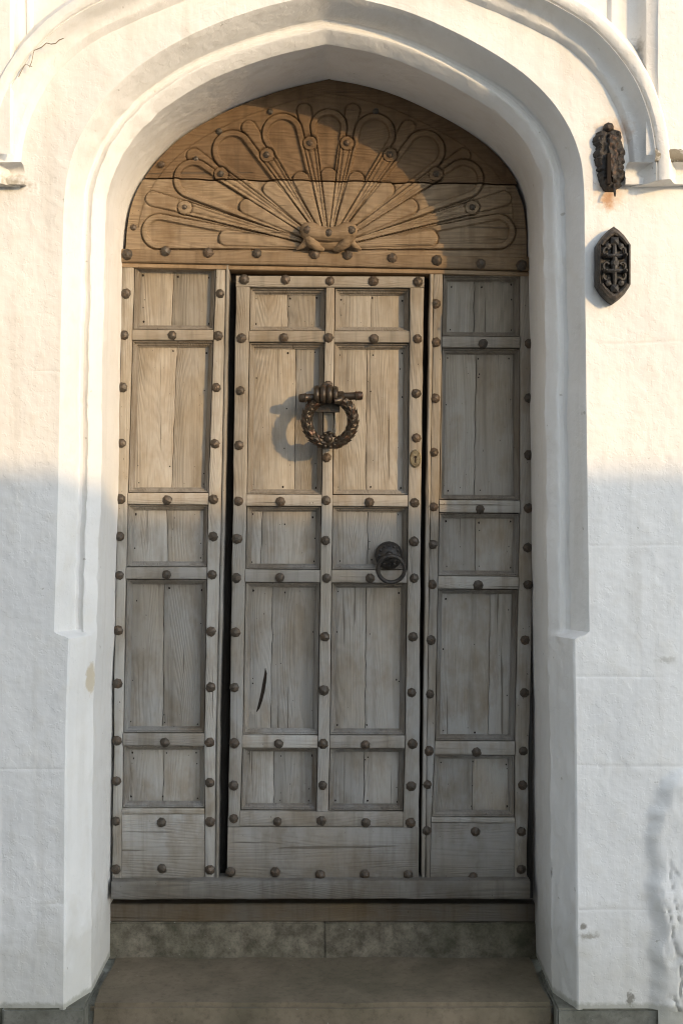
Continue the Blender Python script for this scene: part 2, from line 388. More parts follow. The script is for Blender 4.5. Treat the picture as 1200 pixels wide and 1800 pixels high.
# ------------------------------------------------------------------ the arch line (front arris of the reveal, 0.30 m proud of the door)
D_AR, D_W = 0.30, 0.42
def catmull(pts, n=10):
    pts = [np.array(p, float) for p in pts]; out = []
    pp = [2*pts[0]-pts[1]]+pts+[2*pts[-1]-pts[-2]]
    for i in range(1, len(pp)-2):
        a, b, c, d = pp[i-1], pp[i], pp[i+1], pp[i+2]
        for t in np.linspace(0, 1, n, endpoint=False):
            out.append(0.5*((2*b)+(-a+c)*t+(2*a-5*b+4*c-d)*t*t+(-a+3*b-3*c+d)*t**3))
    out.append(pts[-1]); return out
def resample(pts, step):
    pts = np.array(pts); seg = np.r_[0, np.cumsum(np.linalg.norm(np.diff(pts, axis=0), axis=1))]
    n = max(2, int(seg[-1]/step)); t = np.linspace(0, seg[-1], n+1)
    return np.stack([np.interp(t, seg, pts[:, 0]), np.interp(t, seg, pts[:, 1])], -1)
L_AR = [(160, 1746), (160, 1690), (163, 1300), (169, 1100), (175, 900), (183, 480), (186, 380), (194, 322), (214, 274), (250, 224), (306, 176), (384, 133), (478, 98), (573, 76)]
R_AR = [(573, 76), (640, 88), (710, 109), (800, 152), (872, 198), (918, 244), (944, 292), (954, 345), (956, 480), (961, 900), (964, 1100), (967, 1300), (970, 1690), (970, 1746)]
def towall(pts, d): return [P2(x, y, d) for x, y in pts]
pathL = resample(catmull(towall(L_AR, D_AR)), 0.012); pathR = resample(catmull(towall(R_AR, D_AR)), 0.012)
APEX = pathL[-1]
path = np.vstack([pathL, pathR[1:]]); NA = len(pathL)-1
def normals(path, apex=None):
    t = np.gradient(path, axis=0); t /= np.linalg.norm(t, axis=1)[:, None]
    n = np.stack([-t[:, 1], t[:, 0]], -1)            # left of travel = outwards for a clockwise path (left jamb up, over, down)
    for _ in range(3):
        n2 = n.copy(); n2[1:-1] = (n[:-2]+n[1:-1]*2+n[2:])/4; n = n2
        if apex is not None:
            n[apex] = (0, 1)
    if apex is not None:
        a = path[apex]-path[apex-4]; a /= np.linalg.norm(a); b = path[apex+4]-path[apex]; b /= np.linalg.norm(b)
        na = np.array([-a[1], a[0]]); nb = np.array([-b[1], b[0]]); mit = (na+nb); mit = mit/np.dot(mit, na)
        for j in range(1, 5):
            n[apex-j] = na; n[apex+j] = nb
        n[apex] = mit
    ln = np.linalg.norm(n, axis=1)
    return n
nrm = normals(path, NA)
def edgefun(pts, left):
    """x of a boundary as a function of z (monotone in z)"""
    z = pts[:, 1]; x = pts[:, 0]; o = np.argsort(z)
    return lambda q: np.interp(q, z[o], x[o])
in_l = edgefun(path[:NA+1], True); in_r = edgefun(path[NA:], False)

Z_STOP = P2(0, 1112, 0.34)[1]
# relief of the wall face, metres towards the viewer
JL = [P2(0, y, D_W)[1] for y in (652, 1116, 1352, 1590)]
JR = [P2(0, y, D_W)[1] for y in (602, 959, 1190, 1345, 1600)]
LUMP = [(1340, 1230), (1352, 1190), (1372, 1164), (1420, 1149), (1500, 1139), (1580, 1135), (1660, 1146), (1720, 1151), (1800, 1141), (1900, 1141)]
def hwall(x, z, coarse=False):
    x = np.asarray(x, float); z = np.asarray(z, float)
    h = 0.0042*fbm(x*1.6, z*1.3, 1, 3)+0.0016*fbm(x*7, z*6, 2, 3)+0.0009*fbm(x*26, z*18, 3, 2)
    for side, J in ((-1, JL), (1, JR)):
        for i, zj in enumerate(J):
            wob = zj+0.004*vn(x*5, x*0+i, 8)
            msk = sst(-0.35, 0.25, vn(x*6+i*7, x*0+zj, 12+i))*(x*side > 0.6)
            h = h-0.0011*np.exp(-((z-wob)/0.0045)**2)*msk
    # ragged lump of old render at the lower right
    py = 900-(z-CAM_Z)*S(D_W); px = 600+x*S(D_W)
    xe = np.interp(py, [a for a, b in LUMP], [b for a, b in LUMP])
    u = (px-xe+4*vn(py/14, py*0, 21))/S(D_W)
    msk = sst(1335, 1385, py)*(x > 0)
    ridge = 0.026*sst(-0.014, 0.040, u+0.010*vn(py/40, py*0, 22))+0.005*fbm(x*20, z*9, 35, 3)*sst(0.0, 0.03, u)
    rough = np.abs(fbm(x*34+z*6, z*9, 31, 4)); rough = -0.009*(1-sst(0.0, 0.12, rough))+0.004*fbm(x*30, z*20, 33, 3)
    h = h+msk*(ridge+sst(0.02, 0.06, u)*sst(1440, 1560, py)*rough)
    # slight pier at the far left foot
    h = h+0.006*(1-sst(-1.022, -1.010, x))*(1-sst(0.66, 0.70, z))
    # missing flakes of paint
    f = fbm(x*9+3, z*9, 41, 3); h = h-0.0012*sst(0.42, 0.46, f)
    return h

# ------------------------------------------------------------------ wall (thing) with its stones, arch and mouldings
wall = thing('house_wall', 'white painted stone house wall with pointed arch doorway', 'wall', (0, -D_W, 0))
# moulding profile: (outward offset, depth towards viewer); upper = moulded, lower = plain chamfer
PROF_U = [(0.0, -0.06), (0.0, 0.0), (0.0, 0.15), (0.0, 0.26), (0.0, 0.293), (0.004, 0.300), (0.014, 0.312), (0.024, 0.3245), (0.030, 0.3305), (0.034, 0.3320), (0.0375, 0.3300), (0.043, 0.3255), (0.051, 0.3235), (0.058, 0.3260), (0.0620, 0.3305), (0.0640, 0.3430), (0.069, 0.3570), (0.078, 0.3770), (0.087, 0.3970), (0.0935, 0.4110), (0.100, 0.4200), (0.112, 0.4165)]
PROF_L = PROF_U[:6]+[(0.004+0.047*t, 0.300+0.116*t) for t in np.linspace(0.07, 1.0, 14)]+[(0.0565, 0.4200), (0.069, 0.4165)]
PU = np.array(PROF_U); PL = np.array(PROF_L)
# add samples at the stop so that it is a crisp ledge
def densify(path, z0):
    out = []
    for i in range(len(path)-1):
        out.append(path[i]); a, b = path[i], path[i+1]
        for zz in sorted((z0-0.012, z0-0.006, z0, z0+0.010), reverse=a[1] > b[1]):
            if min(a[1], b[1]) < zz < max(a[1], b[1]):
                t = (zz-a[1])/(b[1]-a[1]); out.append(a+(b-a)*t)
    out.append(path[-1]); return np.array(out)
path = densify(path, Z_STOP); NA = int(np.argmax(path[:, 1])); nrm = normals(path, NA)
mfac = sst(Z_STOP-0.012, Z_STOP+0.006, path[:, 1])
off = PL[None, :, 0]*(1-mfac[:, None])+PU[None, :, 0]*mfac[:, None]
dep = PL[None, :, 1]*(1-mfac[:, None])+PU[None, :, 1]*mfac[:, None]
X = path[:, 0, None]+nrm[:, 0, None]*off; Zc = path[:, 1, None]+nrm[:, 1, None]*off
wgt = sst(0.1, 0.42, dep)
# hand-made unevenness of the jambs, strongest along the arrises
wx = 0.0048*fbm(Zc*5+X*2, X*3, 51, 3)+0.0042*fbm(Zc*24+X*9, X*20+dep*30, 53, 3)*sst(0.0, 0.05, dep)
Yc = -(dep+hwall(X, Zc)*wgt)
V = np.stack([X+wx*(1-sst(0.39, 0.42, dep)), Yc, Zc], -1)
me = gridmesh(V[:, ::-1])
link('arch_moulding', me, M['paint'], wall, 24)
out_l = edgefun(np.stack([X[:NA+1, -2], Zc[:NA+1, -2]], -1), True); out_r = edgefun(np.stack([X[NA:, -2], Zc[NA:, -2]], -1), False)
Z_TOPOUT = Zc[NA, -2]; X_APEX = X[NA, -2]
def zrows(z0, z1, joints, step=0.009):
    zs = list(np.linspace(z0, z1, max(2, int((z1-z0)/step)+1)))
    for j in joints:
        zs += [j+k for k in (-0.007, -0.0035, 0.0, 0.0035, 0.007) if z0 < j+k < z1]
    return np.array(sorted(zs))
def wallpatch(side, z0, z1, joints, name='stone_block'):
    zs = zrows(z0, z1, joints)
    bnd = out_l(zs) if side < 0 else out_r(zs)
    bnd = np.where(zs >= Z_TOPOUT, X_APEX, bnd)
    far = 1.30
    u = np.linspace(0, 1, 150 if z1 > 2.2 else 100)
    xs = bnd[:, None]+(side*far-bnd[:, None])*u[None, :]
    ext = side*np.array([1.6, 2.2, 3.2, 5.0])
    xs = np.concatenate([xs, np.repeat(ext[None, :], len(zs), 0)], 1)
    zz = np.repeat(zs[:, None], xs.shape[1], 1)
    V = np.stack([xs, -(D_W+hwall(xs, zz)), zz], -1)
    if side < 0: V = V[:, ::-1]
    return link(name, gridmesh(V), M['paint'], wall, 60)
Z_SPR = P2(0, 330, D_W)[1]
jl = sorted(JL); jr = sorted(JR)
zl = [0.009]+jl+[Z_SPR, 3.25]; zr = [0.007]+jr+[Z_SPR, 3.25]
for a, b in zip(zl[:-1], zl[1:]): wallpatch(-1, a, b, jl)
for a, b in zip(zr[:-1], zr[1:]): wallpatch(1, a, b, jr)
# upper storey face above the picture and the white feet that reach the pavement
def plainpatch(x0, x1, z0, z1, nx, nz, name):
    xs, zs = np.meshgrid(np.linspace(x0, x1, nx), np.linspace(z0, z1, nz))
    return link(name, gridmesh(np.stack([xs, -(D_W+hwall(xs, zs)), zs], -1)), M['paint'], wall, 60)
plainpatch(-5, 5, 3.25, 5.6, 60, 20, 'upper_wall')
plainpatch(-5, -1.012, -0.2, 0.009, 40, 20, 'wall_foot'); plainpatch(0.935, 5, -0.2, 0.007, 220, 24, 'wall_foot')

# hood mould over the arch
AX = 571
HP = [(529, 330), (533, 285), (521, 217), (486, 147), (421, 82), (314, 28), (190, -22), (95, -54), (0, -82)]
HP[0] = (536, 330); HP[1] = (534, 282)
hl = resample(catmull(towall([(AX-a, y) for a, y in HP], D_W)), 0.014)
hr = resample(catmull(towall([(AX+a, y) for a, y in HP][::-1], D_W)), 0.014)
hp = np.vstack([hl, hr[1:]]); HA = len(hl)-1; hn = normals(hp, HA)
HPROF = [(-0.012, 0.4070), (0.0, 0.4210), (0.008, 0.4360), (0.014, 0.4410), (0.022, 0.4430), (0.032, 0.4490), (0.042, 0.4610), (0.050, 0.4760), (0.055, 0.4880), (0.059, 0.4930), (0.0615, 0.4890), (0.0635, 0.4890), (0.066, 0.4960), (0.072, 0.5010), (0.084, 0.5040), (0.094, 0.5030), (0.099, 0.4980), (0.106, 0.4830), (0.118, 0.4600), (0.132, 0.4400), (0.15, 0.4070)]
HPp = np.array(HPROF)
HX = hp[:, 0, None]+hn[:, 0, None]*HPp[None, :, 0]; HZ = hp[:, 1, None]+hn[:, 1, None]*HPp[None, :, 0]
hd = HPp[None, :, 1]+0*HX+0.0030*fbm(HX*14, HZ*14, 61, 3)+0.0016*fbm(HX*50, HZ*50, 62, 2)+hwall(HX, HZ)*0.6
V = np.stack([HX, -hd, HZ], -1)[:, ::-1]
me = gridmesh(V)
link('hood_mould', me, M['paint'], wall, 26)
# end faces of the hood mould
for row in (0, -1):
    pts = [Vector((HX[row, k], -hd[row, k], HZ[row, k])) for k in range(len(HPROF))]
    obj('hood_mould_end', pts, [tuple(range(len(pts)))], M['paint'], wall)
# string course running off either side from the foot of the hood, and the projecting wall face over it
def course(side):
    xin = {1: 1098, -1: 44}[side]
    prof = [(327, 0.4070), (326, 0.4270), (324, 0.4485), (313, 0.4505), (310, 0.4450), (306, 0.4420), (299, 0.4460), (292, 0.4570), (287, 0.4720), (285, 0.4850)]
    lip = [(285, 0.4850), (283, 0.4950), (280, 0.4995), (272, 0.5010), (265, 0.4995), (261, 0.4930), (259, 0.4800)]
    for nm, pr, mt in (('string_course', prof, M['paint']), ('string_course_lip', lip, M['paint_dirty'])):
        x0 = P2(xin, 0, 0.4450)[0] if nm == 'string_course' else P2({1: 1150, -1: -8}[side], 0, 0.4950)[0]
        xs = np.concatenate([np.linspace(x0, side*1.35, 60), side*np.array([2.0, 3.0, 5.0])])
        Vv = np.zeros((len(pr), len(xs), 3))
        for i, (y, d) in enumerate(pr):
            z = P2(0, y, d)[1]; rgh = (0.005 if mt is M['paint_dirty'] else 0.0018)
            Vv[i, :, 0] = xs; Vv[i, :, 1] = -(d+rgh*fbm(xs*45, xs*0+i*1.7, 71, 3)); Vv[i, :, 2] = z+rgh*0.6*fbm(xs*45, xs*0+i*1.7, 73, 3)
        if side < 0: Vv = Vv[:, ::-1]
        link(nm, gridmesh(Vv), mt, wall, 45)
    # pier face with a hollow moulded inner side
    zs = np.linspace(P2(0, 270, 0.495)[1], 5.6, 90)
    pr = {1: [(1062, 0.4070), (1066, 0.4220), (1074, 0.4330), (1082, 0.4335), (1088, 0.4280), (1104, 0.4300), (1118, 0.4400), (1128, 0.4550), (1133, 0.4700), (1135, 0.4800), (1141, 0.4820), (1152, 0.4890), (1156, 0.4950), (1166, 0.4950), (1200, 0.4950), (1260, 0.4950), (3300, 0.4950)],
          -1: [(63, 0.4070), (59, 0.4220), (53, 0.4330), (48, 0.4335), (46, 0.4270), (40, 0.4300), (34, 0.4400), (29, 0.4550), (26, 0.4750), (24, 0.4820), (21, 0.4910), (18, 0.4950), (10, 0.4950), (-40, 0.4950), (-2100, 0.4950)]}[side]
    t01 = (zs-zs[0])/(zs[-1]-zs[0]); zlow = zs[0]
    hs = slice(HA, None) if side > 0 else slice(0, HA+1)
    hx_, hz_ = HX[hs, 16], HZ[hs, 16]; oo = np.argsort(hx_)
    Vv = np.zeros((len(zs), len(pr), 3))
    for i, (x, d) in enumerate(pr):
        xx = P2(x, 0, d)[0]; zst = zlow
        if (1060 < x < 1134 or 25 < x < 65) and hx_.min() < xx < hx_.max(): zst = max(zlow, float(np.interp(xx, hx_[oo], hz_[oo]))-0.01)
        zs = zst+(5.6-zst)*t01**1.3; Vv[:, i, 0] = xx+0.0012*fbm(zs*9, zs*0+i, 81, 2); Vv[:, i, 1] = -(d+0.0015*fbm(zs*8+x*0.01, zs*0+x*0.05, 83, 3)); Vv[:, i, 2] = zs
    if side < 0: Vv = Vv[:, ::-1]
    link('pier_face', gridmesh(Vv), M['paint'], wall, 40)
course(1); course(-1)
# cracks in the hood mould on the left
def crackline(pts, w, d, name='crack'):
    pts = [P(x, y, d) for x, y in pts]; V = []; F = []
    for i, p in enumerate(pts):
        t = (pts[min(i+1, len(pts)-1)]-pts[max(i-1, 0)]).normalized(); s_ = Vector((-t.z, 0, t.x))
        ww = w*random.uniform(0.5, 1.3)*(0.4 if i in (0, len(pts)-1) else 1); V += [p+s_*ww+Vector((0, 0.004, 0)), p-Vector((0, 0.001, 0)), p-s_*ww+Vector((0, 0.004, 0))]
        if i: b = 3*i; F += [(b-3, b-2, b+1, b), (b-2, b-1, b+2, b+1)]
    return obj(name, V, F, M['crack'], wall)
# plinth stones under the wall
def block(name, c0, c1, mat, parent, n=(10, 6, 4), amp=0.003, bev=0.006):
    import bmesh
    bm = bmesh.new(); bmesh.ops.create_cube(bm, size=1)
    c0 = Vector(c0); c1 = Vector(c1)
    for v in bm.verts: v.co = Vector([c0[i]+(v.co[i]+0.5)*(c1[i]-c0[i]) for i in range(3)])
    bmesh.ops.bevel(bm, geom=bm.edges[:], offset=bev, segments=2, affect='EDGES')
    bmesh.ops.subdivide_edges(bm, edges=[e for e in bm.edges if e.calc_length() > 0.12], cuts=8, use_grid_fill=True)
    bmesh.ops.triangulate(bm, faces=[f for f in bm.faces if len(f.verts) > 4])
    for v in bm.verts:
        q = v.co; v.co = q+Vector((float(fbm(q.y*12+q.z*9, q.z*11, 5, 2)), float(fbm(q.x*9, q.z*13, 6, 3)), float(fbm(q.x*7, q.y*9, 7, 3))))*amp
    me = bpy.data.meshes.new('m'); bm.to_mesh(me); bm.free()
    return link(name, me, mat, parent, 45)
xs_pl = [-1.010, P2(152, 0, D_W)[0]-0.002]
block('plinth_stone', (xs_pl[0], -D_W+0.002, -0.19), (xs_pl[1]-0.006, -0.10, 0.006), M['plinth'], wall)
block('plinth_stone', (P2(977, 0, D_W)[0], -D_W+0.002, -0.19), (0.955, -0.10, 0.004), M['plinth'], wall)

block('footing', (-1.3, -0.36, -0.19), (1.3, 0.3, -0.008), M['plinth'], wall, amp=0.0)
# ------------------------------------------------------------------ step and riser
sx0, sx1 = P2(156, 0, 0.37)[0], P2(973, 0, 0.37)[0]
step = block('door_step', (sx0, -0.372, -0.19), (sx1, 0.06, -0.001), M['step'], None, amp=0.006, bev=0.013)
tag(step, 'worn dark brown stone step before the door', 'step')
rz0, rz1 = 0.0, P2(0, 1622, -0.01)[1]
ris = thing('threshold_riser', 'mottled grey stone riser with brown board between step and door sill', 'riser', (0, 0.02, 0))
xj = P2(571, 0, -0.01)[0]
block('riser_stone', (-0.80, 0.012, -0.01), (xj-0.0004, 0.10, rz1), M['riser'], ris, amp=0.003, bev=0.004)
block('riser_stone', (xj+0.0004, 0.011, -0.01), (0.70, 0.10, rz1-0.001), M['riser'], ris, amp=0.003, bev=0.004)
block('riser_board', (-0.80, 0.017, rz1+0.001), (0.70, 0.10, P2(0, 1592, 0)[1]), M['riser_wood'], ris, amp=0.0015, bev=0.003)
sill = hboard('door_sill', lambda y: 196, lambda y: 931, 1549.5, 1582, -0.042, 0.05, 0.006, M['oak_sill'], None, d=0.042, sl=-0.002, xs=200, jit=0.0016)
tag(sill, 'grey weathered timber sill under the door leaves', 'sill')

# ------------------------------------------------------------------ door leaves
def studs_mesh(i):
    rnd = random.Random(i); V = []; F = []; n = 8
    for (r, h) in ((1.0, 0.0), (1.0, 0.10), (0.93, 0.34), (0.62, 0.74), (0.24, 0.96)):
        for k in range(n):
            a = 2*PI*k/n+0.2; q = r*(1+rnd.uniform(-0.09, 0.09)); V.append(Vector((q*math.cos(a), -h*(1+rnd.uniform(-0.12, 0.12)), q*math.sin(a))))
    V.append(Vector((rnd.uniform(-0.06, 0.06), -1.02, rnd.uniform(-0.06, 0.06))))
    for j in range(4):
        for k in range(n): F.append((j*n+k, j*n+(k+1) % n, (j+1)*n+(k+1) % n, (j+1)*n+k))
    for k in range(n): F.append((4*n+k, 4*n+(k+1) % n, 5*n))
    me = mesh([v*1.0 for v in V], F); me.materials.append(M['stud'])
    for p in me.polygons: p.use_smooth = True
    me.set_sharp_from_angle(angle=math.radians(22)); return me
STUDS = [studs_mesh(i) for i in range(14)]
def stud(px, py, parent, r=8.8, y=0.0, hgt=0.74):
    o = bpy.data.objects.new('stud', random.choice(STUDS)); COL.objects.link(o)
    rr = r/S(0)*random.uniform(0.94, 1.08)
    o.scale = (rr, rr*hgt*random.uniform(0.85, 1.15), rr); o.rotation_euler = (random.uniform(-0.14, 0.14), random.uniform(0, 6.28), random.uniform(-0.14, 0.14))
    x, z = P2(px, py, 0.0); place(o, parent, (x, y+0.001, z)); return o
Y_PANEL, Y_BACK = 0.0345, 0.056
MPROF = [(0.0016, 0.030), (0.0018, 0.0095), (0.0034, 0.0072), (0.0052, 0.0080), (0.0068, 0.0128), (0.0080, 0.0185), (0.0112, 0.0200), (0.0138, 0.0235), (0.0152, 0.0275), (0.0160, 0.0300), (0.0180, 0.0306), (0.0186, 0.0312)]
def ring(name, corners, mat, parent):
    """mitred moulding round a panel; corners TL, TR, BR, BL in world x, z"""
    c = [np.array(q, float) for q in corners]; mid = sum(c)/4; V = []; F = []; nseg = 14
    base = []
    for i in range(4):
        a, b = c[i], c[(i+1) % 4]
        for t in np.linspace(0, 1, nseg, endpoint=False): base.append((a+(b-a)*t, i, t))
    n = len(base); m = len(MPROF)
    def inset(i, t, p, o):
        a, b = c[i], c[(i+1) % 4]; e = (b-a)/np.linalg.norm(b-a); nn = np.array([e[1], -e[0]])
        if np.dot(mid-a, nn) < 0: nn = -nn
        L = np.linalg.norm(b-a); s_ = t*L; s2 = o+(L-2*o)*t
        return a+e*s2+nn*o
    for (p, i, t) in base:
        for (o, y) in MPROF:
            q = inset(i, t, p, o); V.append(Vector((q[0]+random.uniform(-1, 1)*0.0003, y+random.uniform(-1, 1)*0.0003, q[1])))
    for i in range(n):
        j = (i+1) % n
        for k in range(m-1): F.append((i*m+k, j*m+k, j*m+k+1, i*m+k+1))
    return obj(name, V, F, mat, parent, 42)
def panel(parent, xa, xb, y0, y1, sl, xs, split, nails):
    """a sunk panel of two boards with a crack between them, in its moulding"""
    def W(x, y): return P2(x, y+sl*(x-xs))
    ring('moulding', [W(xa(y0), y0), W(xb(y0), y0), W(xb(y1), y1), W(xa(y1), y1)], M['oak_mould_shade'], parent)
    sp = random.uniform(0.42, 0.58) if split is None else split
    gap = random.uniform(0.5, 0.95); lean = random.uniform(-0.015, 0.015); tilt = random.uniform(0, 0.0025)
    sd_ = random.uniform(0, 50)
    def xsplit(y): return xa(y)+(xb(y)-xa(y))*(sp+lean*(y-y0)/(y1-y0))+1.3*float(vn(y/28.0, sd_))+0.7*float(vn(y/9.0, sd_+9))
    vboard('panel_board', lambda y: xa(y)+4, lambda y: xsplit(y)-gap*0.5-0.35*abs(float(vn(y/17., sd_+3))), y0+4, y1-4, Y_PANEL, Y_PANEL+0.018, 0.0008, M['oak_v'], parent, sl=sl, x0=xs, step=9, jit=0.00025, cup=0.0004)
    vboard('panel_board', lambda y: xsplit(y)+gap*0.5+0.35*abs(float(vn(y/17., sd_+4))), lambda y: xb(y)-4, y0+4, y1-4, Y_PANEL+tilt, Y_PANEL+0.018, 0.0008, M['oak_v'], parent, sl=sl, x0=xs, step=9, jit=0.00025, cup=0.0004)
    for fx in (0.10, 0.5, 0.90):
        for yy in (y0+17, y1-15):
            if random.random() < 0.72:
                x = xa(yy)+(xb(yy)-xa(yy))*fx+random.uniform(-4, 4); nails.append((x, yy+sl*(x-xs)+random.uniform(-3, 3), random.uniform(1.0, 1.9)))
    for _ in range(int((y1-y0)/55)):
        yy = random.uniform(y0+25, y1-25); x = xa(yy)+(xb(yy)-xa(yy))*random.choice((0.1, 0.5, 0.9)); nails.append((x+random.uniform(-3, 3), yy, random.uniform(0.8, 1.4)))
def nailmesh(parent, nails):
    mb = MB()
    for (x, y, r) in nails:
        c = P(x, y); rr = r/S(0)
        pts = [Vector((c.x+rr*math.cos(a)*random.uniform(0.7, 1.2), Y_PANEL-0.0012, c.z+rr*1.25*math.sin(a)*random.uniform(0.7, 1.3))) for a in np.linspace(0, 2*PI, 7)[:-1]]
        back = [p+Vector((0, 0.004, 0)) for p in pts]; n = len(pts)
        mb.add(pts+back, [tuple(range(n))]+[(k, (k+1) % n, n+(k+1) % n, n+k) for k in range(n)])
    o = mb.build('nail_heads', M['hole'], parent, None); o['kind'] = 'stuff'; return o

def leaf_frame(parent, xo, xa, xb, xr, ytop, ybot, openings, boardy, sl, xs, splits, bead_left=False, bead_right=False, yf=0.0):
    nails = []
    vboard('stile', xo, xa, ytop, ybot, yf, Y_BACK, 0.0035, M['oak_v'], parent, sl=sl, x0=xs, wobL=0.8, wobR=0.2)
    vboard('stile', xb, xr, ytop, ybot, yf, Y_BACK, 0.0035, M['oak_v'], parent, sl=sl, x0=xs, wobR=0.8, wobL=0.2)
    ends = [o[1] for o in openings]; starts = [o[0] for o in openings][1:]+[boardy[0]]
    for e, s_ in zip(ends, starts):
        hboard('rail', lambda y: xa(y)+0.7, lambda y: xb(y)-0.7, e, s_-0.3, yf-0.001+random.uniform(-0.001, 0.001), Y_BACK, 0.003, M['oak_h'], parent, sl=sl, xs=xs)
    hboard('bottom_board', lambda y: xa(y)+0.6, lambda y: xb(y)-0.6, boardy[0]+0.4, boardy[1], yf+0.001, Y_BACK, 0.002, M['oak_h'], parent, sl=sl*0.3, xs=xs)
    for (y0, y1), sp in zip(openings, splits): panel(parent, xa, xb, y0, y1, sl, xs, sp, nails)
    nailmesh(parent, nails)
# left side leaf
LL = thing('side_leaf', 'left fixed oak door leaf with five sunk panels, lit above and shaded below', 'door panel', (P2(295, 1549)[0], 0, P2(0, 1549)[1]))
leaf_frame(LL, lin([(460, 215.5), (800, 208), (1200, 201), (1550, 197)]), lin([(464, 236), (885, 224), (1300, 216), (1550, 213)]),
           lin([(464, 380), (700, 372), (890, 366), (1300, 359.5), (1550, 360.5)]), lin([(464, 397), (864, 390), (1300, 380), (1550, 378)]),
           463, 1549, [(465, 579), (598, 866), (887, 997), (1018, 1289), (1311, 1421)], (1431, 1549), 0.003, 215, [0.47, 0.54, 0.48, 0.46, 0.48])
vboard('edge_bead', lin([(464, 397.6), (864, 390.6), (1300, 380.6), (1550, 378.6)]), lin([(464, 403), (864, 396), (1300, 386), (1550, 384)]), 464, 1549, -0.004, Y_BACK, 0.004, M['oak_v'], LL, wobR=0.7)
for q in [(222, 516), (218.5, 589), (215.5, 681), (213.5, 779), (212, 877), (211, 943), (210.5, 1011), (208, 1108), (207, 1202), (206, 1302), (205, 1373), (204, 1443), (204, 1528), (387, 516), (383.5, 590), (380, 681), (378, 780), (375.5, 878), (375, 943), (373, 1010), (371, 1110), (371, 1208), (368.5, 1305), (369, 1376), (369.5, 1445), (369, 1529), (303, 590), (294, 879), (293, 1010), (290, 1305), (284, 1446), (285, 1527)]: stud(*q, LL)
# right side leaf
RL = thing('side_leaf', 'right fixed oak door leaf with five sunk panels, mostly in the jamb\'s shadow', 'door panel', (P2(842, 1549)[0], 0, P2(0, 1549)[1]))
leaf_frame(RL, lin([(481, 762), (880, 756), (1300, 750), (1550, 747)]), lin([(481, 778), (900, 771), (1300, 764), (1440, 757.5), (1550, 755)]),
           lin([(481, 914), (900, 914), (1300, 905), (1550, 904)]), lin([(481, 939), (900, 937), (1300, 929), (1550, 925)]),
           481, 1548, [(482, 591), (611, 879), (901, 1013), (1035, 1303), (1327, 1437)], (1446, 1548), 0.007, 778, [0.43, 0.45, 0.47, 0.67, 0.49])
vboard('edge_bead', lin([(481, 755.5), (880, 748.5), (1300, 742.5), (1550, 740)]), lin([(481, 761.4), (880, 755.4), (1300, 749.4), (1550, 746.4)]), 482, 1548, -0.004, Y_BACK, 0.004, M['oak_v'], RL, wobL=0.7)
for q in [(766, 534), (766, 602), (764.5, 700), (762, 795), (762, 891), (760, 957), (759, 1027), (757, 1125), (755, 1220), (753, 1320), (750, 1379), (749, 1460), (848, 604), (843, 895), (840, 1028), (837, 1322), (835, 1462), (831, 1542), (930, 604), (929, 700), (929, 800), (928, 893), (927, 963), (927, 1028), (922, 1125), (921, 1218), (919, 1320), (918, 1380), (916, 1462), (915, 1528)]: stud(*q, RL)
# wicket door
WK = thing('wicket_door', 'central weathered oak wicket door with ten sunk panels and iron studs', 'door', (P2(567, 1549)[0], 0, P2(0, 1549)[1]))
w_o = lin([(485, 415.5), (870, 410), (1300, 404), (1550, 399)]); w_a = lin([(505, 439), (880, 433), (1300, 426), (1450, 421)])
w_m1 = lin([(505, 573), (950, 564), (1300, 559), (1450, 556)]); w_m2 = lin([(505, 588), (950, 583), (1300, 579), (1450, 576)])
w_b = lin([(505, 720), (900, 717), (1300, 712), (1450, 708)]); w_r = lin([(485, 745), (900, 739), (1300, 737), (1550, 735)])
WF = -0.006; ws = 0.005
nails = []
vboard('stile', w_o, w_a, 505, 1452, WF, Y_BACK, 0.0035, M['oak_v'], WK, sl=ws, x0=415, wobL=0.8)
vboard('stile', w_b, w_r, 505, 1452, WF, Y_BACK, 0.0035, M['oak_v'], WK, sl=ws, x0=415, wobR=0.8)
hboard('top_rail', w_o, w_r, 485, 504.6, WF, Y_BACK, 0.003, M['oak_h'], WK, sl=ws, xs=415)
vboard('muntin', w_m1, w_m2, 505.4, 1425, WF, Y_BACK, 0.003, M['oak_v'], WK, sl=ws, x0=415)
OPEN = [(505, 581), (601, 869), (889, 1001), (1023, 1292), (1314, 1425)]
for (e, s_) in zip([o[1] for o in OPEN[:-1]], [o[0] for o in OPEN[1:]]):
    hboard('rail', lambda y: w_a(y)+0.8, lambda y: w_m1(y)-0.8, e, s_, WF+0.001, Y_BACK, 0.003, M['oak_h'], WK, sl=ws, xs=415)
    hboard('rail', lambda y: w_m2(y)+0.8, lambda y: w_b(y)-0.8, e, s_, WF+0.001, Y_BACK, 0.003, M['oak_h'], WK, sl=ws, xs=415)
hboard('bottom_rail', lambda y: w_a(y)+0.4, lambda y: w_b(y)-0.4, 1425.4, 1451.5, WF-0.001, Y_BACK, 0.003, M['oak_h'], WK, sl=ws, xs=415)
hboard('bottom_board', w_o, w_r, 1453, 1548, WF+0.002, Y_BACK, 0.0025, M['oak_h'], WK, sl=ws*0.5, xs=415)
for (y0, y1), s1, s2 in zip(OPEN, (0.5, 0.62, 0.2, 0.36, 0.42), (0.5, 0.44, 0.47, 0.46, 0.47)):
    panel(WK, w_a, w_m1, y0, y1, ws, 415, s1, nails); panel(WK, w_m2, w_b, y0, y1, ws, 415, s2, nails)
nailmesh(WK, nails)
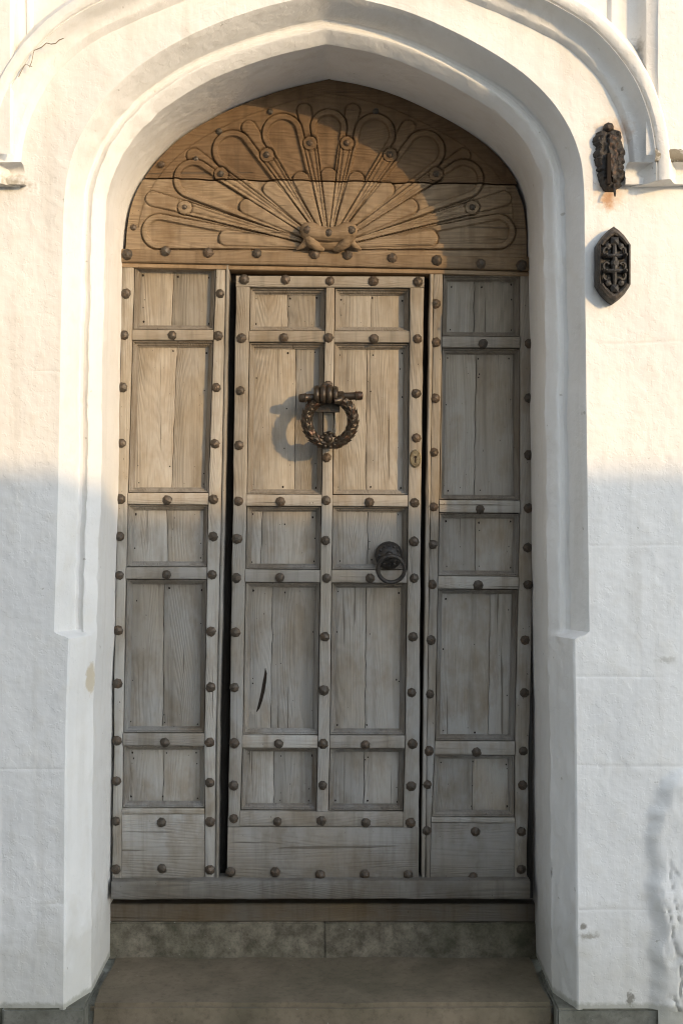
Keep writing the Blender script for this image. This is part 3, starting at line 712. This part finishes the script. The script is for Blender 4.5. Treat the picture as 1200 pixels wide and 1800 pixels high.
for q in [(429, 492), (425, 595), (423, 687), (421, 783), (420, 881), (417, 947), (416, 1016), (414, 1111), (412.5, 1208), (412, 1306), (411, 1380), (411, 1438), (405.5, 1532), (580, 495), (577, 594), (576.5, 678), (574, 805), (573, 880), (572, 950), (574, 1016), (571, 1119), (569, 1213), (568, 1307), (567, 1380), (565, 1442), (563, 1537), (734, 496), (733, 596), (731, 692), (731, 770), (728, 884), (727, 952), (727, 1016), (725, 1119), (723, 1217), (724, 1307), (722, 1381), (721, 1445), (717, 1537), (502, 492), (656, 495), (499, 594), (657, 596), (493, 882), (649, 883), (492, 1015), (650, 1016), (490, 1307), (642, 1309), (488, 1443), (642, 1445), (484, 1532), (641, 1536)]: stud(*q, WK, y=WF)
# long gouge in the lower left panel
gp = [(465, 1177), (466, 1186), (464, 1200), (461, 1218), (457, 1235), (453, 1248), (450, 1254)]; gw = [0.3, 2.2, 3.0, 3.2, 3.0, 2.3, 0.8]
V = []; F = []
for (x, y), w_ in zip(gp, gw):
    V += [P(x-w_, y)+Vector((0, Y_PANEL-0.0012, 0)), P(x+w_, y)+Vector((0, Y_PANEL-0.0012, 0)), P(x, y)+Vector((0, Y_PANEL+0.004, 0))]
for i in range(len(gp)-1):
    b = 3*i; F += [(b, b+1, b+4, b+3)]
obj('gouge', V, F, M['hole'], WK)
# transom beam over the leaves
TR = thing('transom_beam', 'studded oak transom beam between the carved fan and the door leaves', 'beam', (P2(577, 470)[0], 0, P2(0, 470)[1]))
hboard('beam', lambda y: 213, lambda y: 940, 439, 462, -0.014, 0.08, 0.005, M['oak_fan'], TR, sl=0.020, xs=213)
hboard('beam_fillet', lambda y: 213, lambda y: 940, 462.4, 470, -0.004, 0.08, 0.003, M['oak_fan'], TR, sl=0.0215, xs=213)
for q in [(225, 449), (292, 443), (367, 446), (452, 447), (553, 448), (611, 450), (689, 455), (767, 459), (844, 465), (915, 468)]: stud(*q, TR, y=-0.014, r=9.2)
# shut behind the gaps
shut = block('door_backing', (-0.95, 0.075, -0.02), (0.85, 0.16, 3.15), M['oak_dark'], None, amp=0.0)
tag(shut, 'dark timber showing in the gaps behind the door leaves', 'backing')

# ------------------------------------------------------------------ carved fan tympanum
FAN = thing('carved_tympanum', 'brown oak tympanum carved with a fan of rounded petals', 'carved panel', (P2(577, 455)[0], 0, P2(0, 455)[1]))
CX, CY = 577.0, 436.0
PET = [(5.5, 298, 31), (27, 266, 35), (45.5, 240, 36), (68, 216, 36), (90, 212, 32)]
PET = PET+[(180-a, r, t) for a, r, t in PET[:-1]]
EYE = [(15.7, 262), (34.5, 229), (56.5, 196), (80.0, 187)]; EYE += [(180-a, r) for a, r in EYE]
archpts = np.array([[600+p[0]*S(0), 900-(p[1]-CAM_Z)*S(0)] for p in path])
def capsule(px, py, ang, L0, L1, r0, r1):
    a = math.radians(ang); ax, ay = math.cos(a), -math.sin(a)
    qx, qy = px-CX-ax*L0, py-CY-ay*L0; L = L1-L0
    h = np.clip((qx*ax+qy*ay)/L, 0, 1)
    return np.hypot(qx-ax*h*L, qy-ay*h*L)-(r0+(r1-r0)*h)
def relief(px, py):
    z = np.zeros_like(px)
    da = np.full_like(px, 1e9)
    for i in range(0, len(archpts), 2):
        da = np.minimum(da, np.hypot(px-archpts[i, 0], py-archpts[i, 1]))
    z += -4.5*(1-sst(24, 27, da))*(py < 400)           # sunk margin that follows the arch
    for ang, r in EYE:                                  # darts behind
        d = capsule(px, py, ang, r+8, r+58, 11, 13); e = np.clip(-d/12, 0, 1)
        z = np.where(d < 0, np.maximum(z, 0)+3.6*sst(0, 0.16, e)+0.9*e, z-5*np.exp(-(d/1.7)**2))
    for ang, rc, rt in PET:
        d = capsule(px, py, ang, 0, rc, 2.5, rt); e = -d
        inside = e > 0
        roll = 6.5*sst(0, 1.6, e)*(1-sst(9.2, 11, e))*(1-0.25*sst(3, 10, e))
        floor_ = -5.5*sst(9.5, 11.5, e)+2.5*sst(14, 34, e)
        f = np.where(inside, roll*(e < 11)+floor_, z-9.0*np.exp(-(d/1.7)**2))
        z = f
        d2 = capsule(px, py, ang, 10, rc*0.60, 2.0, 14.5); e2 = np.clip(-d2/14, 0, 1)
        z = np.where(d2 < 0, -0.5+5.5*sst(0.0, 0.16, e2)+1.2*sst(0.1, 1, e2), z-7.0*np.exp(-(np.maximum(d2, 0)/2.4)**2)*inside)
    for ang, r in EYE:
        d = capsule(px, py, ang, 10, r, 2.0, 11.0)
        z = np.where(d < 0, 4.2+1.6*sst(0, 3, -d)-5*np.exp(-((d+5.0)/1.8)**2), z-9*np.exp(-(d/1.7)**2))
        a = math.radians(ang); ex, ey = CX+math.cos(a)*r, CY-math.sin(a)*r
        q = np.hypot(px-ex, py-ey); z = np.where(q < 12, 4.6-1.0*sst(8, 12, q), z-6*np.exp(-((q-13)/1.8)**2)*(q >= 12))
    z += 1.1*fbm(px/26, py/26, 91, 3)+0.5*fbm(px/7, py/5, 93, 2)+0.35*fbm(px/40, py/2.5, 92, 3)
    return z
def seam(x): return 313+(x-230)*0.0172+1.2*vn(x/23., x*0, 95)
def fanboard(name, upper):
    rows = []
    nx = 560
    if not upper:
        ks = np.linspace(0, 1, 116)
    else:
        ks = np.linspace(0, 1, 140)
    for k in ks:
        if not upper:
            y_l = 314.6*(1-k)+452*k; x0 = 600+in_l(CAM_Z+(900-y_l)/S(0))*S(0)+5.5; x1 = 600+in_r(CAM_Z+(900-y_l)/S(0))*S(0)-4
            xs = np.linspace(x0, x1, nx); ys = (seam(xs)+1.6)*(1-k)+(452+(xs-215)*0.02)*k
        else:
            yt = 138.0; y_l = 311.4*(1-k)+yt*k
            kk = k
            ya = (311.4)*(1-k)+yt*k; yb = 324*(1-k)+yt*k
            x0 = 600+in_l(CAM_Z+(900-ya)/S(0))*S(0)+5.5; x1 = 600+in_r(CAM_Z+(900-yb)/S(0))*S(0)-4
            xs = np.linspace(x0, max(x1, x0+2), nx); ys = (seam(xs)-1.6)*(1-k)+yt*k
        rows.append((xs, ys))
    PX = np.array([r[0] for r in rows]); PY = np.array([r[1] for r in rows])
    Hh = relief(PX, PY)/1000.0
    X_ = (PX-600)/S(0); Z_ = CAM_Z+(900-PY)/S(0); Y_ = -Hh-0.002+(0.003 if upper else 0)
    V = np.stack([X_, Y_, Z_], -1)
    # turn the edges back so that the board has thickness
    def back(A): B = A.copy(); B[..., 1] = 0.05; return B
    V = np.concatenate([back(V[:1]), V, back(V[-1:])], 0)
    V = np.concatenate([back(V[:, :1]), V, back(V[:, -1:])], 1)
    if not upper: V = V[::-1]
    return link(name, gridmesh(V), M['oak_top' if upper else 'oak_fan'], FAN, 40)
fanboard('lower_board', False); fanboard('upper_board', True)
for ang, r in EYE:
    a = math.radians(ang); stud(CX+math.cos(a)*r, CY-math.sin(a)*r, FAN, r=5.6, y=-0.0055)
for q in [(475, 196), (385, 231), (284, 289), (235, 400), (344, 280), (660, 196)]: stud(*q, FAN, r=5.6, y=-0.001)
# boss at the fan's centre
mb = MB(); pts = [P(529, 413), P(536, 411), P(548, 411), P(562, 415), P(578, 417), P(594, 415), P(608, 411), P(620, 411), P(627, 413)]
mb.tube([p+Vector((0, -0.030, 0)) for p in pts], [q/530 for q in (8, 15, 17, 14, 13, 14, 17, 15, 8)], 14)
for s_ in (-1, 1):
    mb.tube([P(578+s_*34, 420)+Vector((0, -0.032, 0)), P(578+s_*30, 430)+Vector((0, -0.030, 0)), P(578+s_*20, 437)+Vector((0, -0.024, 0)), P(578+s_*10, 440)+Vector((0, -0.012, 0))], [12/530, 10/530, 8/530, 5/530], 10)
    mb.tube([P(578+s_*36, 426)+Vector((0, -0.026, 0)), P(578+s_*46, 435)+Vector((0, -0.022, 0)), P(578+s_*56, 440)+Vector((0, -0.012, 0))], [8/530, 5/530, 2/530], 8)
mb.tube([P(560, 428)+Vector((0, -0.006, 0)), P(596, 428)+Vector((0, -0.006, 0))], 14/530, 10)
boss = mb.build('boss', M['oak_fan'], FAN, 60)
for q in [(541, 411), (578, 416), (617, 411)]: stud(*q, FAN, r=7.5, y=-0.056 if q[0] != 578 else -0.050)

# ------------------------------------------------------------------ knocker: a hand holding a bar with a leafy ring
def door_part(name, mb, mat, parent, smooth=40): return mb.build(name, mat, parent, smooth)
KY = -0.066
mb = MB()
A, B = P(530, 703), P(633, 699)
ax = (B-A); L = ax.length
mb.lathe(A+Vector((0, KY, 0)), ax, [(-0.008, 0.006), (-0.006, 0.0125), (0.006, 0.0150), (0.012, 0.0142), (0.015, 0.0170), (0.019, 0.0130), (0.026, 0.0125), (L*0.5, 0.0125), (L-0.026, 0.0125), (L-0.019, 0.0130), (L-0.015, 0.0170), (L-0.012, 0.0142), (L-0.004, 0.0150), (L+0.006, 0.0128), (L+0.008, 0.006)], 16, 0.02)
knock = door_part('knocker_bar', mb, M['bronze'], WK)
knock['label'] = 'dark bronze knocker bar held by a cast hand above a leafy ring'
mb = MB()
hx, hz = P2(577, 699)
for i, fx in enumerate((-0.0370, -0.0165, 0.0040, 0.0235)):
    r = (0.0098, 0.0112, 0.0110, 0.0094)[i]; t = (0.000, 0.003, 0.002, -0.002)[i]
    mb.tube([(hx+fx*0.9, KY+0.044, hz+0.012), (hx+fx, KY+0.022, hz+0.022+t), (hx+fx, KY+0.002, hz+0.0235+t), (hx+fx, KY-0.014, hz+0.015+t), (hx+fx, KY-0.0195, hz+0.002), (hx+fx, KY-0.017, hz-0.011), (hx+fx, KY-0.008, hz-0.0185), (hx+fx, KY+0.002, hz-0.0185)],
            [r*1.15, r*1.12, r*1.12, r*1.0, r*1.05, r*0.95, r*0.85, r*0.55], 10, jit=0.02)
# thumb, back of the hand and wrist
mb.tube([(hx+0.032, KY+0.036, hz+0.004), (hx+0.044, KY+0.014, hz+0.004), (hx+0.045, KY-0.006, hz-0.006), (hx+0.036, KY-0.020, hz-0.017), (hx+0.020, KY-0.024, hz-0.021)], [0.014, 0.013, 0.012, 0.011, 0.008], 10)
mb.box((hx-0.002, KY+0.046, hz-0.028), (0.040, 0.016, 0.022))
mb.tube([(hx-0.005, KY+0.026, hz+0.012), (hx-0.005, KY+0.045, hz+0.006), (hx-0.005, KY+0.066, hz-0.002)], [0.034, 0.032, 0.036], 14, flat=0.75)
mb.lathe((hx-0.005, KY+0.048, hz), (0, 1, 0), [(0, 0.036), (0.004, 0.040), (0.010, 0.040), (0.014, 0.044), (0.020, 0.044)], 18)
door_part('knocker_hand', mb, M['bronze'], knock, 60)
mb = MB()
rc = P(580, 742)+Vector((0, KY-0.004, 0)); RR = 40/530.0; TRAD = 0.0160
circ = [rc+Vector((RR*math.cos(a), 0.010*math.sin(a), RR*1.02*math.sin(a))) for a in np.linspace(0, 2*PI, 49)[:-1]]
mb.tube(circ, TRAD, 8, closed=True)
NS = 15
for side in (-1, 1):
    for i in range(NS):
        a = -PI/2+side*(0.16+(PI-0.30)*i/NS)
        c = rc+Vector((RR*math.cos(a), 0.010*math.sin(a), RR*1.02*math.sin(a)))
        er = Vector((math.cos(a), 0, math.sin(a))); et = Vector((-math.sin(a), 0, math.cos(a)))*side
        for phi in (0.0, 0.95, -0.95, 1.9, -1.9, PI):
            ph = phi+(0.45 if i % 2 else 0)
            n_r = (er*math.sin(ph)+Vector((0, -1, 0))*math.cos(ph)).normalized(); sd_ = et.cross(n_r)
            q = c+n_r*TRAD*0.85; ln = 0.025*random.uniform(0.85, 1.15); wd = 0.0085
            mb.add([q-et*ln*0.5, q+sd_*wd+n_r*0.001, q-sd_*wd+n_r*0.001, q+et*ln*0.55+n_r*0.0075, q+n_r*0.0050-et*ln*0.05, q-n_r*0.004],
                   [(0, 4, 1), (0, 2, 4), (1, 4, 3), (2, 3, 4), (0, 1, 5), (2, 0, 5), (1, 3, 5), (3, 2, 5)])
door_part('knocker_ring', mb, M['bronze'], knock, 25)
mb = MB(); fb = P(578, 776)+Vector((0, KY-0.020, 0))
mb.lathe(fb+Vector((0, 0.014, 0)), (0, -1, 0.1), [(0, 0.014), (0.004, 0.026), (0.014, 0.027), (0.022, 0.020), (0.024, 0.013), (0.029, 0.0115), (0.034, 0.004)], 16, 0.03)
for k in range(9):
    a = 2*PI*k/9; mb.lathe(fb+Vector((0.021*math.cos(a), -0.002, 0.021*math.sin(a))), (0.4*math.cos(a), -1, 0.4*math.sin(a)), [(-0.004, 0.004), (0.004, 0.0072), (0.010, 0.0050), (0.012, 0.001)], 7)
door_part('knocker_rosette', mb, M['bronze'], knock, 45)
mb = MB(); mb.lathe(P(579, 771)+Vector((0, WF+0.004, 0)), (0, -1, 0), [(0, 0.018), (0.010, 0.019), (0.022, 0.015), (0.044, 0.012)], 12); door_part('strike_plate', mb, M['bronze'], knock)
# ring handle with domed rose
mb = MB(); hc = P(683, 976)
mb.lathe(hc+Vector((0, 0.014, 0)), (0, -1, 0), [(0, 0.030), (0.004, 0.046), (0.020, 0.0462), (0.026, 0.043), (0.034, 0.037), (0.042, 0.028), (0.047, 0.020), (0.049, 0.014), (0.056, 0.012), (0.064, 0.010), (0.068, 0.004)], 26, 0.006)
for k in range(12):
    a = 2*PI*k/12; mb.lathe(hc+Vector((0.033*math.cos(a), -0.022, 0.033*math.sin(a))), (0, -1, 0), [(0, 0.005), (0.005, 0.0045), (0.007, 0.0015)], 8)
rose = door_part('handle_rose', mb, M['black_iron'], WK); rose['label'] = 'black iron domed rose with a hanging ring handle'
mb = MB(); rc = P(686, 999)+Vector((0, -0.048, 0)); n_ = 40
mb.tube([rc+Vector((0.0435*math.cos(a), -0.010-0.010*math.sin(a), 0.0435*math.sin(a))) for a in np.linspace(0, 2*PI, n_+1)[:-1]], 0.0070, 8, closed=True, flat=1.0)
door_part('ring_handle', mb, M['black_iron'], rose)
# keyhole plate
mb = MB(); kc = P(729.5, 806); V = []; F = []; n_ = 20
for (f, y) in ((1.0, 0.0), (1.0, -0.003), (0.86, -0.0045), (0.80, -0.0032)):
    for k in range(n_):
        a = 2*PI*k/n_; V.append(kc+Vector((0.0195*f*math.cos(a), WF+y, 0.031*f*math.sin(a))))
for j in range(3):
    for k in range(n_): F.append((j*n_+k, j*n_+(k+1) % n_, (j+1)*n_+(k+1) % n_, (j+1)*n_+k))
F.append(tuple(3*n_+k for k in range(n_)))
kp = obj('keyhole_plate', V, F, M['brass'], WK, 35)
mb = MB(); mb.lathe(kc+Vector((0, WF-0.0030, 0.004)), (0, -1, 0), [(0, 0.0050), (0.0004, 0.0050)], 10)
mb.box(kc+Vector((0, WF-0.0033, -0.006)), (0.0022, 0.0004, 0.009)); door_part('keyhole', mb, M['hole'], kp, None)

# ------------------------------------------------------------------ ironwork on the wall to the right
# pointed bell plate
BP = thing('bell_plate', 'black ornate pointed iron plate on the sunlit wall', 'plaque', (P2(1072, 470, D_W)[0], -D_W, P2(1072, 470, D_W)[1]))
def outline(cx, cy, w, h, hs, d):
    """pointed hexagon with slightly bowed tips"""
    pts = []
    for (x, y) in [(0, -h), (0.32*w, -h*0.90), (0.62*w, -h*0.77), (0.86*w, -h*0.62), (w, -hs), (w, 0), (w, hs), (0.86*w, h*0.62), (0.62*w, h*0.77), (0.32*w, h*0.90), (0, h), (-0.32*w, h*0.90), (-0.62*w, h*0.77), (-0.86*w, h*0.62), (-w, hs), (-w, 0), (-w, -hs), (-0.86*w, -h*0.62), (-0.62*w, -h*0.77), (-0.32*w, -h*0.90)]:
        pts.append(P(cx+x, cy+y, D_W))
    return pts
V = []; F = []; n_ = 20
for (f, y) in ((1.0, 0.004), (1.0, -0.036), (0.95, -0.046), (0.86, -0.049), (0.80, -0.046), (0.76, -0.036)):
    o_ = outline(1073, 470, 29.5*f, 67*f+ (f-1)*8, 34, D_W)
    V += [p+Vector((0, y, 0)) for p in o_]
for j in range(5):
    for k in range(n_): F.append((j*n_+k, j*n_+(k+1) % n_, (j+1)*n_+(k+1) % n_, (j+1)*n_+k))
F.append(tuple(5*n_+k for k in range(n_)))
obj('plate', V, F, M['black_iron'], BP, 35)
mb = MB(); pc = P(1073, 470, D_W); u_ = 1/S(D_W); yb = -0.042
def pt(x, y, o=0): return pc+Vector((x*u_, yb-o, -y*u_))
mb.tube([pt(0, -44), pt(0, -22, .004), pt(0, 0, .006), pt(0, 22, .004), pt(0, 46)], [0.004, 0.008, 0.010, 0.008, 0.004], 8)
for y0 in (-14, 12):
    mb.tube([pt(-17, y0), pt(-8, y0, .005), pt(0, y0, .007), pt(8, y0, .005), pt(17, y0)], [0.006, 0.007, 0.008, 0.007, 0.006], 8)
for sx in (-1, 1):
    for (y0, sg) in ((-14, -1), (12, 1), (12, -1)):
        arc = [pt(sx*(14+5*math.cos(t)), y0+sg*(8+7*math.sin(t)), 0.004) for t in np.linspace(-1.8, 2.6, 9)]
        mb.tube(arc, [0.0045]*7+[0.005, 0.006], 7)
    mb.lathe(pt(sx*17, -14, 0.0), (0, -1, 0), [(0, 0.007), (0.014, 0.006), (0.030, 0.0045), (0.036, 0.002)], 8)
    mb.lathe(pt(sx*17, 13, 0.0), (0, -1, 0), [(0, 0.007), (0.014, 0.006), (0.030, 0.0045), (0.036, 0.002)], 8)
for (y0, sg) in ((-40, 1), (42, -1)):
    mb.lathe(pt(0, y0), (0, -1, 0), [(0, 0.018), (0.006, 0.016), (0.010, 0.008), (0.013, 0.002)], 4, 0.03)
    for sx in (-1, 1): mb.lathe(pt(sx*11, y0+sg*9), (0, -1, 0), [(0, 0.011), (0.007, 0.009), (0.010, 0.003)], 6, 0.05)
mb.lathe(pt(0, -1), (0, -1, 0), [(0, 0.014), (0.010, 0.013), (0.015, 0.006)], 10)
mb.build('ornament', M['black_iron'], BP, 35)
# corroded bracket
BR = thing('wall_bracket', 'corroded rusty iron bracket on the wall above the black plate', 'bracket', (P2(1070, 280, D_W)[0], -D_W, P2(1070, 280, D_W)[1]))
def rag(cx, cy, prof, d0, d1, name, amp=3.0, mat='rusted_iron', seed=1):
    """lumpy vertical plate: prof rows of (y, left, right); rounded lumpy face"""
    ys = np.linspace(prof[0][0], prof[-1][0], 46); L_ = np.interp(ys, [p[0] for p in prof], [p[1] for p in prof]); R_ = np.interp(ys, [p[0] for p in prof], [p[2] for p in prof])
    L_ = L_+amp*vn(ys/5., ys*0, seed)+amp*0.6*vn(ys/2.2, ys*0, seed+3); R_ = R_+amp*vn(ys/5., ys*0, seed+1)+amp*0.6*vn(ys/2.2, ys*0, seed+5)
    u = np.linspace(0, 1, 20); px = cx+L_[:, None]+(R_-L_)[:, None]*u[None, :]; py = np.repeat(ys[:, None], 20, 1)
    e = np.minimum(np.minimum(u, 1-u)*7, 1)[None, :]*np.minimum(np.minimum(np.linspace(0, 1, 46), 1-np.linspace(0, 1, 46))*14, 1)[:, None]
    dd = d0+(d1-d0)*np.sqrt(e)*(1+0.35*fbm(px/7, py/7, seed+9, 3))
    s_ = S(D_W); V = np.stack([(px-600)/s_, -dd, CAM_Z+(900-py)/s_], -1)
    V = np.concatenate([V[:1]+np.array([0, 0.012, 0]), V, V[-1:]+np.array([0, 0.012, 0])], 0)
    Lc = V[:, :1].copy(); Lc[..., 1] += 0.012; Rc = V[:, -1:].copy(); Rc[..., 1] += 0.012
    V = np.concatenate([Lc, V, Rc], 1)
    return link(name, gridmesh(V[::-1]), M[mat], BR, 40)
rag(1068, 0, [(228, -10, 10), (236, -22, 20), (250, -28, 24), (262, -24, 24), (272, -27, 30), (282, -24, 28), (300, -21, 27), (316, -19, 27), (328, -12, 22), (338, -4, 12)], 0.4230, 0.4470, 'bracket_plate')
rag(1070, 0, [(238, -6, 10), (270, -8, 12), (300, -5, 11), (326, 0, 9)], 0.4400, 0.4570, 'bracket_rib', 2.0, seed=20)
mb = MB(); mb.lathe(P(1067, 227, 0.4270), (0, -1, 0), [(0, 0.015), (0.010, 0.0165), (0.022, 0.013), (0.028, 0.006)], 12, 0.08); mb.build('bracket_bolt', M['rusted_iron'], BR, 40)
mb = MB(); mb.box(P(1069, 297, 0.4530), (0.0055, 0.008, 0.045)); mb.build('bracket_slot', M['hole'], BR, None)
mb = MB(); mb.tube([P(1078, 325, 0.4450), P(1079, 334, 0.4600), P(1080, 341, 0.4650), P(1080, 345, 0.4550)], [0.004, 0.004, 0.0035, 0.002], 7); mb.build('bracket_hook', M['rusted_iron'], BR, 40)

# cracks on the hood mould
crackline([(33, 135), (36, 128), (41, 118), (46, 112), (51, 115), (57, 117)], 0.0004, 0.5065)
crackline([(52, 118), (56, 108), (58, 98), (60, 88), (66, 86), (74, 82), (82, 75), (90, 77), (98, 76), (104, 70), (112, 67)], 0.0005, 0.5070)

# ------------------------------------------------------------------ the street in front (behind the camera)
def slab(name, x0, x1, y0, y1, z, mat):
    o = obj(name, [(x0, y0, z), (x1, y0, z), (x1, y1, z), (x0, y1, z)], [(0, 1, 2, 3)], mat); o['kind'] = 'structure'; return o
slab('ground', -120, 120, -120, 60, -0.32, M['asphalt'])
o = obj('pavement', [(-40, -2.4, -0.19), (40, -2.4, -0.19), (40, -0.1, -0.19), (-40, -0.1, -0.19), (-40, -2.4, -0.33), (40, -2.4, -0.33)], [(0, 1, 2, 3), (4, 5, 1, 0)], M['pavement']); o['kind'] = 'structure'
# low house across the street: its roof edge shades the lower half of the doorway
Y_EDGE = -9.2; Z_EDGE = P2(0, 826, D_W)[1]+(-D_W-Y_EDGE)*SUN_SLOPE
opp = thing('opposite_house', 'low pale rendered house with flat parapet across the street', 'house', (4, Y_EDGE-2, -0.3))
mb = MB(); mb.box((7.7, Y_EDGE-3.1, (Z_EDGE-0.5-0.32)/2), (2.9, 3.0, (Z_EDGE-0.5+0.32)/2)); mb.build('wall', M['brick'], opp, None)
mb = MB(); mb.box((7.7, Y_EDGE-3.1, Z_EDGE-0.25), (3.0, 3.1, 0.25)); mb.build('parapet', M['brick'], opp, None)
for i in range(2):
    x = 6.2+i*3.0
    mb = MB(); mb.box((x, Y_EDGE-0.09, 2.0), (0.6, 0.03, 0.8)); w_ = mb.build('window', M['paint'], opp, None)
    mb = MB(); mb.box((x-0.27, Y_EDGE-0.055, 2.0), (0.24, 0.01, 0.72)); mb.box((x+0.27, Y_EDGE-0.055, 2.0), (0.24, 0.01, 0.72)); mb.build('pane', M['glass'], w_, None)

# unseen tall brick house added on the left to keep sky light off there
tall = thing('sky_blocking_house', 'unseen tall dark brick house added across the street to block sky light', 'house', (-8, -8.2, -0.3))
mb = MB(); mb.box((-12.3, -12.0, 5.9), (13.0, 3.6, 6.25)); mb.build('wall', M['dark_brick'], tall, None)
mb = MB(); mb.box((-12.3, -12.0, 12.3), (13.15, 3.75, 0.18)); mb.build('cornice', M['pavement'], tall, None)
for j in range(4):
    for i in range(7):
        x = -25+i*3.5; z = 1.6+j*2.9
        mb = MB(); mb.box((x, -8.385, z), (0.55, 0.03, 0.85)); w_ = mb.build('window', M['paint'], tall, None)
        mb = MB(); mb.box((x-0.25, -8.35, z), (0.22, 0.01, 0.77)); mb.box((x+0.25, -8.35, z), (0.22, 0.01, 0.77)); mb.build('pane', M['glass'], w_, None)
